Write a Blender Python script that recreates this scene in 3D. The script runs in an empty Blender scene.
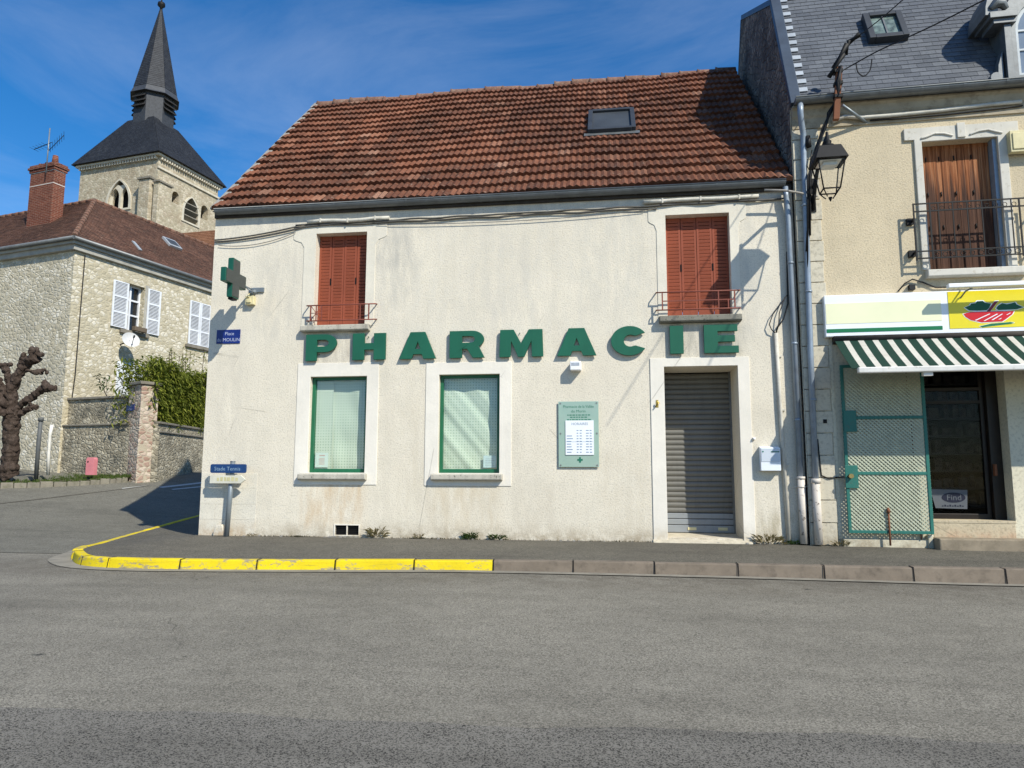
import bpy, bmesh, math, random
from mathutils import Vector, Matrix
from mathutils.geometry import tessellate_polygon
random.seed(7)
R = math.radians
sc = bpy.context.scene
COL = sc.collection

# ------------------------------------------------------------------ camera (solved from the photo's vanishing points)
FPX = 720.0
M = Matrix(((0.99059058, 0.01433405, 0.13610601),
            (0.13683466, -0.12238209, -0.98300504),
            (0.0025665, 0.99237954, -0.12319194)))
CAM = Vector((0.0, -11.7235, 1.0663))
cd = bpy.data.cameras.new('camera'); cam = bpy.data.objects.new('camera', cd); COL.objects.link(cam)
cam.matrix_world = Matrix.Translation(CAM) @ M.to_4x4()
cd.sensor_width = 36.0; cd.lens = FPX / 1024 * 36.0; cd.clip_start = 0.05; cd.clip_end = 2000
sc.camera = cam

def ray(px, py):
    return M @ Vector((px - 512, 384 - py, -FPX))

def at_depth(px, py, d):
    return CAM + ray(px, py) * (d / FPX)

class Frame:
    """a wall's own axes: u along it, v into it, z up; unprojects photo points onto its planes"""
    def __init__(s, O, az):
        s.O = Vector(O); s.az = az
        s.u = Vector((math.cos(az), math.sin(az), 0)); s.v = Vector((-math.sin(az), math.cos(az), 0))
    def W(s, u, v, z):
        return Vector((s.O.x, s.O.y, 0)) + s.u * u + s.v * v + Vector((0, 0, z))
    def Q(s, px, py, v=0.0):
        r = ray(px, py); t = (v - (CAM - s.O).dot(s.v)) / r.dot(s.v); p = CAM + r * t - s.O
        return p.dot(s.u), (CAM + r * t).z
    def Qu(s, px, py, u=0.0):
        r = ray(px, py); t = (u - (CAM - s.O).dot(s.u)) / r.dot(s.u); p = CAM + r * t - s.O
        return p.dot(s.v), (CAM + r * t).z

F0 = Frame((0, 0, 0), 0)

# ------------------------------------------------------------------ object helpers
OFF = {}
def props(o, label=None, cat=None, group=None, kind=None):
    if label: o['label'] = label
    if cat: o['category'] = cat
    if group: o['group'] = group
    if kind: o['kind'] = kind
    return o

def thing(name, label, cat, frame=F0, base=(0, 0, 0), group=None):
    o = bpy.data.objects.new(name, None); COL.objects.link(o)
    o.empty_display_size = 0.2
    o.location = frame.W(*base); o.rotation_euler = (0, 0, frame.az)
    OFF[o.name] = Vector(base)
    return props(o, label, cat, group)

class MB:
    def __init__(s):
        s.v = []; s.f = []; s.m = []; s.uv = {}; s.sm = set()
    def face(s, pts, m=0, uv=None, smooth=False):
        i = len(s.v); s.v += [Vector(p) for p in pts]; s.f.append(tuple(range(i, i + len(pts)))); s.m.append(m)
        if uv is not None: s.uv[len(s.f) - 1] = uv
        if smooth: s.sm.add(len(s.f) - 1)
        return s
    def mesh(s, verts, faces, m=0, smooth=False):
        i = len(s.v); s.v += [Vector(p) for p in verts]
        for f in faces:
            s.f.append(tuple(i + k for k in f)); s.m.append(m)
            if smooth: s.sm.add(len(s.f) - 1)
        return s
    def box(s, x0, x1, y0, y1, z0, z1, m=0):
        vs = [(x, y, z) for x in (x0, x1) for y in (y0, y1) for z in (z0, z1)]
        return s.mesh(vs, [(0, 1, 3, 2), (4, 6, 7, 5), (0, 4, 5, 1), (2, 3, 7, 6), (0, 2, 6, 4), (1, 5, 7, 3)], m)
    def obox(s, c, ax, ay, az_, m=0):
        """box from a centre and three half-axis vectors"""
        c = Vector(c); ax = Vector(ax); ay = Vector(ay); az_ = Vector(az_)
        vs = [c + ax * i + ay * j + az_ * k for i in (-1, 1) for j in (-1, 1) for k in (-1, 1)]
        return s.mesh(vs, [(0, 1, 3, 2), (4, 6, 7, 5), (0, 4, 5, 1), (2, 3, 7, 6), (0, 2, 6, 4), (1, 5, 7, 3)], m)
    def shape(s, polys, y0, y1, m=0, plane='xz', mside=None):
        """polygon with holes in the xz plane, extruded between y0 and y1 (plane 'yz': along x; 'xy': along z)"""
        mk = {'xz': lambda a, b, c: (a, c, b), 'yz': lambda a, b, c: (c, a, b), 'xy': lambda a, b, c: (a, b, c)}[plane]
        flat = [p for pl in polys for p in pl]; n = len(flat)
        tris = tessellate_polygon([[Vector((a, b, 0)) for a, b in pl] for pl in polys])
        i = len(s.v)
        s.v += [Vector(mk(a, b, y0)) for a, b in flat] + [Vector(mk(a, b, y1)) for a, b in flat]
        for t in tris:
            s.f.append(tuple(i + k for k in t)); s.m.append(m)
            s.f.append(tuple(i + n + k for k in reversed(t))); s.m.append(m)
        k0 = 0
        for pl in polys:
            L = len(pl)
            for k in range(L):
                a, b = k0 + k, k0 + (k + 1) % L
                s.f.append((i + a, i + b, i + n + b, i + n + a)); s.m.append(m if mside is None else mside)
            k0 += L
        return s
    def tube(s, pts, r, n=8, m=0, cap=True, smooth=True):
        pts = [Vector(p) for p in pts]; rs = r if isinstance(r, (list, tuple)) else [r] * len(pts)
        i = len(s.v); up = None
        for k, p in enumerate(pts):
            d = (pts[min(k + 1, len(pts) - 1)] - pts[max(k - 1, 0)]).normalized()
            if up is None:
                up = Vector((0, 0, 1)) if abs(d.z) < .9 else Vector((1, 0, 0))
            a = d.cross(up).normalized(); up = a.cross(d).normalized()
            for j in range(n):
                t = 2 * math.pi * j / n
                s.v.append(p + (a * math.cos(t) + up * math.sin(t)) * rs[k])
        for k in range(len(pts) - 1):
            for j in range(n):
                j2 = (j + 1) % n
                s.f.append((i + k * n + j, i + k * n + j2, i + (k + 1) * n + j2, i + (k + 1) * n + j)); s.m.append(m)
                if smooth: s.sm.add(len(s.f) - 1)
        if cap:
            s.f.append(tuple(i + j for j in range(n))); s.m.append(m)
            s.f.append(tuple(i + (len(pts) - 1) * n + j for j in reversed(range(n)))); s.m.append(m)
        return s
    def text(s, body, u, z, size, v, m=0, depth=.002, align='CENTER', sx=1.0, plane='xz'):
        vs, fs = text_data(body, align)
        if plane == 'xz':
            pts = [(u + a * size * sx, v, z + b * size) for a, b in vs]
        else:
            pts = [(v, u + a * size * sx, z + b * size) for a, b in vs]
        return s.mesh(pts, fs, m)
    def build(s, name, mats, parent=None, frame=None, base=None, bevel=0.0, recalc=True, seg=2, wn=False):
        if not isinstance(mats, (list, tuple)): mats = [mats]
        if parent is not None: off = OFF.get(parent.name, Vector((0, 0, 0)))
        else: off = Vector(base) if base is not None else Vector((0, 0, 0))
        me = bpy.data.meshes.new(name)
        me.from_pydata([v - off for v in s.v], [], s.f)
        for m_ in mats: me.materials.append(m_)
        me.polygons.foreach_set('material_index', s.m)
        me.polygons.foreach_set('use_smooth', [i in s.sm for i in range(len(s.f))])
        if s.uv:
            ul = me.uv_layers.new(name='tile').data
            for p in me.polygons:
                q = s.uv.get(p.index, (0, 0))
                for li in p.loop_indices: ul[li].uv = q
        if recalc:
            bm = bmesh.new(); bm.from_mesh(me)
            bmesh.ops.remove_doubles(bm, verts=bm.verts, dist=1e-5)
            bmesh.ops.recalc_face_normals(bm, faces=bm.faces)
            bm.to_mesh(me); bm.free()
        me.update()
        o = bpy.data.objects.new(name, me); COL.objects.link(o)
        if parent is not None:
            o.parent = parent; OFF[o.name] = off
        else:
            fr = frame or F0
            o.location = fr.W(*off); o.rotation_euler = (0, 0, fr.az); OFF[o.name] = off
        if bevel:
            b = o.modifiers.new('bevel', 'BEVEL'); b.width = bevel; b.segments = seg; b.limit_method = 'ANGLE'; b.angle_limit = R(40)
        return o

_TX = {}
def text_data(body, align='CENTER'):
    if (body, align) in _TX: return _TX[(body, align)]
    cu = bpy.data.curves.new('t', 'FONT'); cu.body = body; cu.align_x = align; cu.size = 1.0; cu.resolution_u = 2
    ob = bpy.data.objects.new('t', cu); COL.objects.link(ob)
    dg = bpy.context.evaluated_depsgraph_get(); dg.update()
    me = ob.evaluated_get(dg).to_mesh()
    d = ([(v.co.x, v.co.y) for v in me.vertices], [tuple(p.vertices) for p in me.polygons])
    ob.evaluated_get(dg).to_mesh_clear()
    bpy.data.objects.remove(ob); bpy.data.curves.remove(cu)
    _TX[(body, align)] = d
    return d

def dup(root, loc, label=None):
    r = root.copy(); COL.objects.link(r); r.location = loc
    if label: r['label'] = label
    for ch in list(root.children):
        c = ch.copy(); COL.objects.link(c); c.parent = r
    return r

def arc(cx, cz, rx, rz, a0, a1, n=10):
    return [(cx + rx * math.cos(R(a0 + (a1 - a0) * i / n)), cz + rz * math.sin(R(a0 + (a1 - a0) * i / n))) for i in range(n + 1)]

def z_at(p, py):
    """height on the vertical through p whose image row is py"""
    d = Vector((p.x, p.y, 0)) - CAM; Mt = M.transposed(); a = Mt @ d; b = Mt @ Vector((0, 0, 1)); k = (384 - py) / FPX
    return (-k * a.z - a.y) / (b.y + k * b.z)

def rect(a, b, c, d):
    return [(a, c), (b, c), (b, d), (a, d)]

def wall(mb, x0, x1, z0, z1, holes, y=0.0, m=0, back=None):
    """front sheet with rectangular openings and their reveals; hole = (x0,x1,z0,z1,depth)"""
    xs = sorted({x0, x1, *[h[0] for h in holes], *[h[1] for h in holes]}); zs = sorted({z0, z1, *[h[2] for h in holes], *[h[3] for h in holes]})
    for a, b in zip(xs, xs[1:]):
        for c, d in zip(zs, zs[1:]):
            mx, mz = (a + b) / 2, (c + d) / 2
            if any(h[0] < mx < h[1] and h[2] < mz < h[3] for h in holes): continue
            mb.face([(a, y, c), (b, y, c), (b, y, d), (a, y, d)], m)
    for a, b, c, d, e in holes:
        for p, q in (((a, c), (a, d)), ((b, c), (b, d)), ((a, c), (b, c)), ((a, d), (b, d))):
            mb.face([(p[0], y, p[1]), (q[0], y, q[1]), (q[0], y + e, q[1]), (p[0], y + e, p[1])], m)
        if back is not None:
            mb.face([(a, y + e, c), (b, y + e, c), (b, y + e, d), (a, y + e, d)], back)

def tiles(mb, A, B, C_, D, ncol, nrow, amp=0.0, thick=.02, seg=1, bumps=1, half=False, gap=0.0, jit=.003, m=0, uo=0, skip=None, wob=0.0):
    """courses of tiles or slates on the patch A(eave l) B(eave r) C(ridge r) D(ridge l), every tile its own piece"""
    A, B, C_, D = map(Vector, (A, B, C_, D))
    nrm = (B - A).cross(D - A).normalized()
    if nrm.z < 0: nrm = -nrm
    def P(s, t): return (A * (1 - s) + B * s) * (1 - t) + (D * (1 - s) + C_ * s) * t + nrm * (wob * (math.sin(s * 11 + t * 4) * .6 + math.sin(s * 23 - t * 9 + 1) * .4) * (1 if .02 < s < .98 else .5))
    for r in range(nrow):
        t0 = r / nrow; t1 = min((r + 1.12) / nrow, 1.0)
        tj = random.uniform(-.0006, .0006)
        sh = .5 if (half and r % 2) else 0
        for c in range(-1 if sh else 0, ncol):
            s0 = max((c + sh + gap / 2) / ncol, 0); s1 = min((c + 1 + sh - gap / 2) / ncol, 1)
            if s1 <= s0 + 1e-4: continue
            if skip and skip((s0 + s1) / 2, (t0 + t1) / 2): continue
            dz = random.uniform(0, jit); dt = random.uniform(-.04, .04) / nrow * (1 if jit > .002 else .4)
            n = seg * bumps
            bot = []; top = []; low = []
            for k in range(n + 1):
                f = k / n; s = s0 + (s1 - s0) * f
                ph = (f * bumps) % 1.0
                hgt = amp * (0.5 - 0.5 * math.cos(2 * math.pi * ph)) if amp else 0
                bot.append(P(s, t0 + dt + tj) + nrm * (thick + hgt + dz))
                top.append(P(s, t1) + nrm * (hgt * .9 + dz * .3))
                low.append(P(s, t0 + dt + tj) + nrm * (-.004 + hgt * .3))
            uv = (c + uo + .5, r + .5)
            for k in range(n):
                mb.face([bot[k], bot[k + 1], top[k + 1], top[k]], m, uv, smooth=amp > 0)
                mb.face([low[k], low[k + 1], bot[k + 1], bot[k]], m, uv)

# ------------------------------------------------------------------ materials
class NT:
    def __init__(s, name):
        s.mat = bpy.data.materials.new(name); s.mat.use_nodes = True
        s.t = s.mat.node_tree; s.n = s.t.nodes; s.n.clear()
        s.out = s.n.new('ShaderNodeOutputMaterial'); s.b = s.n.new('ShaderNodeBsdfPrincipled')
        s.t.links.new(s.b.outputs[0], s.out.inputs[0])
        s.tc = s.n.new('ShaderNodeTexCoord')
        s.co = s.tc.outputs['Object']
    def link(s, a, b): s.t.links.new(a, b)
    def setv(s, sock, v):
        if hasattr(v, 'is_output') or isinstance(v, bpy.types.NodeSocket): s.link(v, sock)
        else: sock.default_value = v
    def map(s, scale=(1, 1, 1), loc=(0, 0, 0), rot=(0, 0, 0), co=None):
        n = s.n.new('ShaderNodeMapping'); s.link(co or s.co, n.inputs[0])
        n.inputs['Scale'].default_value = scale; n.inputs['Location'].default_value = loc; n.inputs['Rotation'].default_value = rot
        return n.outputs[0]
    def noise(s, scale, detail=4, rough=.55, co=None, dist=0):
        n = s.n.new('ShaderNodeTexNoise'); s.link(co or s.co, n.inputs['Vector'])
        n.inputs['Scale'].default_value = scale; n.inputs['Detail'].default_value = detail; n.inputs['Roughness'].default_value = rough
        n.inputs['Distortion'].default_value = dist
        return n.outputs['Fac']
    def vor(s, scale, feature='F1', co=None, out='Distance', rnd=1.0):
        n = s.n.new('ShaderNodeTexVoronoi'); n.feature = feature; s.link(co or s.co, n.inputs['Vector'])
        n.inputs['Scale'].default_value = scale; n.inputs['Randomness'].default_value = rnd
        return n.outputs[out]
    def ramp(s, fac, stops, interp='LINEAR'):
        n = s.n.new('ShaderNodeValToRGB'); s.link(fac, n.inputs[0]); cr = n.color_ramp; cr.interpolation = interp
        while len(cr.elements) < len(stops): cr.elements.new(.5)
        for e, (p, c) in zip(cr.elements, stops):
            e.position = p; e.color = (c, c, c, 1) if isinstance(c, (int, float)) else (*c, 1)
        return n.outputs[0]
    def mix(s, fac, a, b, mode='MIX'):
        n = s.n.new('ShaderNodeMix'); n.data_type = 'RGBA'; n.blend_type = mode
        s.setv(n.inputs[0], fac)
        for sk, v in ((n.inputs[6], a), (n.inputs[7], b)):
            if isinstance(v, tuple): sk.default_value = (*v, 1) if len(v) == 3 else v
            else: s.link(v, sk)
        return n.outputs[2]
    def math(s, op, a, b=0.0, c=None):
        n = s.n.new('ShaderNodeMath'); n.operation = op
        s.setv(n.inputs[0], a); s.setv(n.inputs[1], b)
        if c is not None: s.setv(n.inputs[2], c)
        return n.outputs[0]
    def sep(s, co=None):
        n = s.n.new('ShaderNodeSeparateXYZ'); s.link(co or s.co, n.inputs[0]); return n.outputs
    def band(s, v, lo, hi, soft):
        """1 between lo and hi, soft edges"""
        n = s.n.new('ShaderNodeMapRange'); n.interpolation_type = 'SMOOTHSTEP'; s.link(v, n.inputs[0])
        n.inputs[1].default_value = lo - soft; n.inputs[2].default_value = lo + soft
        m = s.n.new('ShaderNodeMapRange'); m.interpolation_type = 'SMOOTHSTEP'; s.link(v, m.inputs[0])
        m.inputs[1].default_value = hi - soft; m.inputs[2].default_value = hi + soft; m.inputs[3].default_value = 1; m.inputs[4].default_value = 0
        return s.math('MULTIPLY', n.outputs[0], m.outputs[0])
    def bump(s, h, strength=.5, dist=.01):
        n = s.n.new('ShaderNodeBump'); n.inputs['Strength'].default_value = strength; n.inputs['Distance'].default_value = dist
        s.link(h, n.inputs['Height'])
        prev = s.b.inputs['Normal']
        if prev.is_linked: s.link(prev.links[0].from_socket, n.inputs['Normal'])
        s.link(n.outputs[0], s.b.inputs['Normal'])
    def color(s, c): s.setv(s.b.inputs['Base Color'], (*c, 1) if isinstance(c, tuple) else c)
    def rough(s, v, spec=.3, metal=0):
        s.setv(s.b.inputs['Roughness'], v); s.b.inputs['Specular IOR Level'].default_value = spec; s.b.inputs['Metallic'].default_value = metal

def simple(name, c, rough=.6, var=.12, scale=6.0, bump=.0, bscale=60, spec=.3, metal=0.0, c2=None, dist=.004, dirt=None):
    n = NT(name)
    f = n.ramp(n.noise(scale, 5, .6), [(.3, 0.0), (.7, 1.0)])
    a = tuple(x * (1 - var) for x in c); b = c2 or tuple(min(1, x * (1 + var)) for x in c)
    col = n.mix(f, a, b)
    if dirt:
        col = n.mix(n.math('MULTIPLY', n.ramp(n.noise(scale * 2.7, 6, .7), [(.5, 0.0), (.72, 1.0)]), dirt[1]), col, dirt[0])
    n.color(col); n.rough(rough, spec, metal)
    if bump: n.bump(n.noise(bscale, 3), bump, dist)
    return n.mat

def m_render(name, base, stains=(), foot=(.30, .24, .16), grey=.0, bscale=42, bstr=.42, warm=None, spk=.6, lump=.12):
    """rough-cast wall render: grain, blotches, streaks under the openings, dirt along the foot"""
    n = NT(name); x, y, z = n.sep()[:3]
    big = n.noise(.55, 5, .6); mid = n.noise(2.7, 5, .65); fine = n.noise(bscale, 3, .6)
    col = n.mix(n.ramp(big, [(.3, 0.0), (.7, 1.0)]), tuple(c * .90 for c in base), tuple(min(1, c * 1.05) for c in base))
    col = n.mix(n.math('MULTIPLY', n.ramp(mid, [(.42, 0.0), (.75, 1.0)]), .42), col, tuple(c * .76 for c in (base[0] * .98, base[1], base[2] * 1.0)))
    # vertical washed streaks
    st = n.noise(1.0, 5, .65, n.map((6.0, 6.0, .35)))
    col = n.mix(n.math('MULTIPLY', n.ramp(st, [(.5, 0.0), (.8, 1.0)]), .30), col, tuple(c * .70 for c in base))
    sp = n.ramp(fine, [(.32, 0.0), (.5, 1.0)])
    col = n.mix(n.math('MULTIPLY', n.math('SUBTRACT', 1.0, sp), spk), col, tuple(c * .55 for c in base))
    for (x0, x1, z0, z1, c, k) in stains:
        f = n.math('MULTIPLY', n.band(x, x0, x1, .12), n.band(z, z0, z1, .14))
        f = n.math('MULTIPLY', f, n.ramp(n.noise(1.5, 5, .7, n.map((5, 5, 1.1))), [(.38, 0.0), (.66, 1.0)]))
        col = n.mix(n.math('MULTIPLY', f, k), col, c)
    f = n.math('MULTIPLY', n.band(z, -1, .14, .2), n.ramp(n.noise(4.2, 6, .75), [(.38, 0.0), (.60, 1.0)]))
    col = n.mix(n.math('MULTIPLY', f, .88), col, foot)
    pit = n.ramp(n.noise(17, 3, .6, n.map(loc=(4, 2, 9))), [(.66, 0.0), (.73, 1.0)]); col = n.mix(n.math('MULTIPLY', pit, spk * .45), col, tuple(c * .5 for c in base))
    cr = n.math('LESS_THAN', n.vor(.32, 'DISTANCE_TO_EDGE', n.map((1, 1, 1.0), co=None)), .0022)
    col = n.mix(n.math('MULTIPLY', n.math('MULTIPLY', cr, n.ramp(n.noise(.9, 2), [(.55, 0.0), (.6, 1.0)])), .45), col, tuple(c * .4 for c in base))
    n.color(col); n.rough(.92, .15)
    n.bump(fine, bstr, .010); n.bump(n.noise(bscale * .4, 2), lump, .015)
    return n.mat

def m_stone(name, ca, cb, mortar, scale=5.2, edge=.05, bump=.9, moss=None, blotch=None):
    n = NT(name)
    w = n.n.new('ShaderNodeTexNoise'); n.link(n.co, w.inputs['Vector']); w.inputs['Scale'].default_value = 3.0
    ad = n.n.new('ShaderNodeMixRGB'); ad.blend_type = 'ADD'; ad.inputs[0].default_value = .12; n.link(n.co, ad.inputs[1]); n.link(w.outputs['Color'], ad.inputs[2])
    co = n.map((1, 1, 1.45), co=ad.outputs[0])
    d = n.vor(scale, 'DISTANCE_TO_EDGE', co); c = n.vor(scale, 'F1', co, 'Color')
    rc = n.sep(c)[0]
    col = n.mix(n.ramp(rc, [(.0, .0), (.45, .25), (.72, 1.0)]), ca, cb)
    col = n.mix(n.math('MULTIPLY', n.ramp(n.noise(22, 4, .7), [(.35, 0.0), (.7, 1.0)]), .35), col, tuple(x * .55 for x in ca))
    if blotch: col = n.mix(n.math('MULTIPLY', n.ramp(n.noise(.8, 4, .65), [(.46, 0.0), (.62, 1.0)]), blotch[1]), col, blotch[0])
    k = n.ramp(d, [(edge * .35, 1.0), (edge * 1.5, 0.0)])
    mc = n.mix(n.noise(9, 4), tuple(x * .8 for x in mortar), mortar)
    col = n.mix(k, col, mc)
    if moss: col = n.mix(n.math('MULTIPLY', n.ramp(n.noise(1.3, 6, .7), [(.45, 0.0), (.66, 1.0)]), moss[1]), col, moss[0])
    n.color(col); n.rough(.93, .1)
    n.bump(n.ramp(d, [(0.0, 0.0), (edge * 2.6, 1.0)]), bump, .03); n.bump(n.noise(40, 3), .4, .01)
    return n.mat

def m_tiles(name, stops, lichen=(.42, .38, .30), lk=.5, dark=.5, rough=.85):
    n = NT(name); uv = n.tc.outputs['UV']
    wn = n.n.new('ShaderNodeTexWhiteNoise'); wn.noise_dimensions = '2D'; n.link(uv, wn.inputs['Vector'])
    col = n.ramp(wn.outputs['Value'], stops)
    col = n.mix(n.math('MULTIPLY', n.ramp(n.noise(.55, 5, .65), [(.40, 0.0), (.66, 1.0)]), dark), col, tuple(x * .42 for x in stops[0][1]))
    col = n.mix(n.math('MULTIPLY', n.ramp(n.noise(14, 5, .75), [(.56, 0.0), (.7, 1.0)]), lk), col, lichen)
    col = n.mix(n.math('MULTIPLY', n.ramp(n.noise(30, 4, .7), [(.5, 0.0), (.75, 1.0)]), .55), col, tuple(x * .3 for x in stops[0][1]))
    n.color(col); n.rough(rough, .25); n.bump(n.noise(45, 4), .5, .006)
    return n.mat

def m_asphalt(name, lo, hi, sc_=1.0, patch=.35, cracks=True, grain=1.0, warm=None, grit=False):
    n = NT(name)
    g = n.noise(150 * sc_, 2, .6); v = n.vor(75 * sc_, 'F1', None, 'Color'); vr = n.sep(v)[0]
    big = n.noise(.45, 6, .6); mid = n.noise(3.5, 5, .65)
    f = n.math('ADD', n.math('MULTIPLY', vr, .55 * grain), n.math('MULTIPLY', g, .45))
    col = n.mix(n.ramp(f, [(.28, 0.0), (.72, 1.0)]), lo, hi)
    ws = n.ramp(n.noise(95 * sc_, 2, .5, n.map(loc=(5, 3, 1))), [(.62, 0.0), (.70, 1.0)]); col = n.mix(n.math('MULTIPLY', ws, .3), col, tuple(min(1, x * 1.5) for x in hi))
    ds = n.ramp(n.noise(60 * sc_, 2, .5, n.map(loc=(1, 7, 2))), [(.28, 1.0), (.36, 0.0)]); col = n.mix(n.math('MULTIPLY', ds, .4), col, tuple(x * .4 for x in lo))
    col = n.mix(n.math('MULTIPLY', n.ramp(big, [(.38, 0.0), (.68, 1.0)]), patch), col, tuple(x * .72 for x in lo))
    col = n.mix(n.math('MULTIPLY', n.ramp(mid, [(.45, 0.0), (.75, 1.0)]), .25), col, tuple(x * 1.15 for x in hi))
    tr = n.noise(1.0, 4, .6, n.map((.18, 1.6, 1), rot=(0, 0, R(4))))
    col = n.mix(n.math('MULTIPLY', n.ramp(tr, [(.5, 0.0), (.68, 1.0)]), .22), col, tuple(x * .6 for x in lo))
    if cracks:
        w = n.noise(2.2, 4, .6); ad = n.n.new('ShaderNodeMixRGB'); ad.blend_type = 'ADD'; ad.inputs[0].default_value = .35
        n.link(n.co, ad.inputs[1]); n.link(w, ad.inputs[2])
        d = n.vor(.30, 'DISTANCE_TO_EDGE', ad.outputs[0])
        k = n.math('MULTIPLY', n.math('LESS_THAN', d, .0022), n.ramp(n.noise(.7, 3), [(.58, 0.0), (.66, 1.0)]))
        col = n.mix(n.math('MULTIPLY', k, .6), col, tuple(x * .35 for x in lo))
        sp = n.ramp(n.vor(1.4, 'F1', n.map((1, 2.2, 1))), [(.02, 1.0), (.035, 0.0)])
        col = n.mix(n.math('MULTIPLY', sp, .75), col, tuple(x * .3 for x in lo))
    if grit:
        y = n.sep()[1]; gf = n.math('MULTIPLY', n.band(y, -3.5, -2.3, .3), n.ramp(n.noise(2.4, 5, .7), [(.35, 0.0), (.65, 1.0)])); col = n.mix(n.math('MULTIPLY', gf, .55), col, (.085, .072, .055))
        sp2 = n.ramp(n.vor(.9, 'F1', n.map((1, 1.5, 1), (3.3, 1.7, 0))), [(.03, 1.0), (.055, 0.0)]); col = n.mix(n.math('MULTIPLY', sp2, n.math('MULTIPLY', n.ramp(n.noise(14, 4), [(.45, 0.0), (.55, 1.0)]), .8)), col, (.02, .02, .019))
    if warm: col = n.mix(n.math('MULTIPLY', n.ramp(n.noise(.25, 3), [(.45, 0.0), (.65, 1.0)]), .4), col, warm)
    n.color(col); n.rough(.88, .25)
    n.bump(f, .55 * grain, .006); n.bump(n.noise(9, 3), .15, .01)
    return n.mat

def m_brick(name, c1, c2, mortar, w=.22, h=.065, bump=.6, axis='xz'):
    n = NT(name); x, y, z = n.sep()[:3]
    cb = n.n.new('ShaderNodeCombineXYZ'); n.link(n.math('ADD', x, y), cb.inputs[0]); n.link(z, cb.inputs[1])
    b = n.n.new('ShaderNodeTexBrick'); n.link(cb.outputs[0], b.inputs['Vector'])
    b.inputs['Scale'].default_value = 1; b.inputs['Brick Width'].default_value = w; b.inputs['Row Height'].default_value = h; b.inputs['Mortar Size'].default_value = .006
    b.inputs['Color1'].default_value = (*c1, 1); b.inputs['Color2'].default_value = (*c2, 1); b.inputs['Mortar'].default_value = (*mortar, 1)
    col = n.mix(n.math('MULTIPLY', n.ramp(n.noise(6, 5, .7), [(.4, 0.0), (.7, 1.0)]), .5), b.outputs['Color'], tuple(q * .5 for q in c1))
    n.color(col); n.rough(.9, .15); n.bump(b.outputs['Fac'], -bump, .01); n.bump(n.noise(50, 3), .4, .005)
    return n.mat

def m_paint(name, c, rough=.5, chips=None, k=.5, scale=5, spec=.4, streak=.2):
    n = NT(name)
    col = n.mix(n.ramp(n.noise(scale * .4, 4), [(.3, 0.0), (.7, 1.0)]), tuple(x * .86 for x in c), tuple(min(1, x * 1.08) for x in c))
    st = n.noise(1.2, 4, .6, n.map((9, 9, .8)))
    col = n.mix(n.math('MULTIPLY', n.ramp(st, [(.5, 0.0), (.78, 1.0)]), streak), col, tuple(x * .55 for x in c))
    if chips: col = n.mix(n.math('MULTIPLY', n.ramp(n.noise(scale * 2.2, 6, .75), [(.58, 0.0), (.64, 1.0)]), k), col, chips)
    n.color(col); n.rough(rough, spec); n.bump(n.noise(30, 3), .12, .004)
    return n.mat

def m_glass(name, tint=(.8, .9, .85), refl=.12, rough=.02):
    n = NT(name); n.n.remove(n.b)
    tr = n.n.new('ShaderNodeBsdfTransparent'); tr.inputs[0].default_value = (*tint, 1)
    gl = n.n.new('ShaderNodeBsdfGlossy'); gl.inputs['Roughness'].default_value = rough
    fr = n.n.new('ShaderNodeLayerWeight'); fr.inputs[0].default_value = .5
    mx = n.n.new('ShaderNodeMixShader'); n.link(n.math('ADD', n.math('MULTIPLY', n.math('POWER', fr.outputs['Facing'], 5.0), .6), refl), mx.inputs[0])
    n.link(tr.outputs[0], mx.inputs[1]); n.link(gl.outputs[0], mx.inputs[2]); n.link(mx.outputs[0], n.out.inputs[0])
    return n.mat

K = {}
STN = (.42, .30, .18)
K['render'] = m_render('roughcast_render', (.73, .665, .545), stains=[(-7.2, 3.1, 3.3, 5.8, (.56, .535, .475), .35), (-6.2, -5.4, 3.4, 5.0, (.47, .44, .38), .4), (-3.4, -2.2, .4, 2.9, (.55, .48, .37), .3), (-.2, .6, .0, 1.4, (.52, .45, .34), .35), (-6.9, -6.3, 1.1, 3.2, (.5, .46, .39), .4), (-1.6, -.9, .0, .9, (.48, .42, .33), .35), (-5.3, -4.1, 2.9, 3.48, (.38, .34, .28), .65), (.8, 2.1, 2.9, 3.48, (.33, .31, .26), .7), (-7.0, 2.9, 5.30, 5.75, (.40, .38, .34), .4), (-2.2, -1.2, 3.6, 5.3, (.52, .49, .43), .35),
    
    (-5.2, -4.1, .15, .95, (.55, .40, .24), .65), (-2.95, -1.8, .1, .95, (.50, .40, .26), .4), (2.2, 2.95, .3, 2.2, (.5, .45, .36), .4), (-4.0, -3.1, .1, 2.2, (.58, .52, .41), .35), (-4.3, -3.4, 4.6, 5.5, (.40, .38, .34), .5),
    (-3.9, -3.3, 3.9, 5.2, (.43, .41, .36), .45), (1.9, 2.3, 3.2, 5.4, (.45, .43, .38), .4), (-7.1, -6.2, 0, .6, (.42, .32, .2), .5), (2.2, 3.0, 0, .45, (.33, .28, .18), .7), (-.5, .6, 3.7, 5.4, (.50, .48, .42), .3)])
K['plaster_old'] = m_render('old_smooth_plaster', (.71, .66, .555), bscale=60, bstr=.12, spk=.2)
K['plaster'] = m_render('smooth_plaster_band', (.79, .74, .65), foot=(.45, .37, .25), bscale=60, bstr=.08, spk=.12)
K['plinth'] = m_render('painted_block_plaster', (.71, .66, .555), foot=(.42, .30, .18), bscale=60, bstr=.4)
K['tiles'] = m_tiles('clay_roof_tiles', [(0.0, (.095, .038, .022)), (.25, (.138, .052, .028)), (.6, (.18, .067, .035)), (.88, (.222, .087, .047)), (.97, (.27, .125, .075)), (1.0, (.30, .17, .115))], lichen=(.38, .32, .25), lk=.5, dark=.6)
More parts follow.
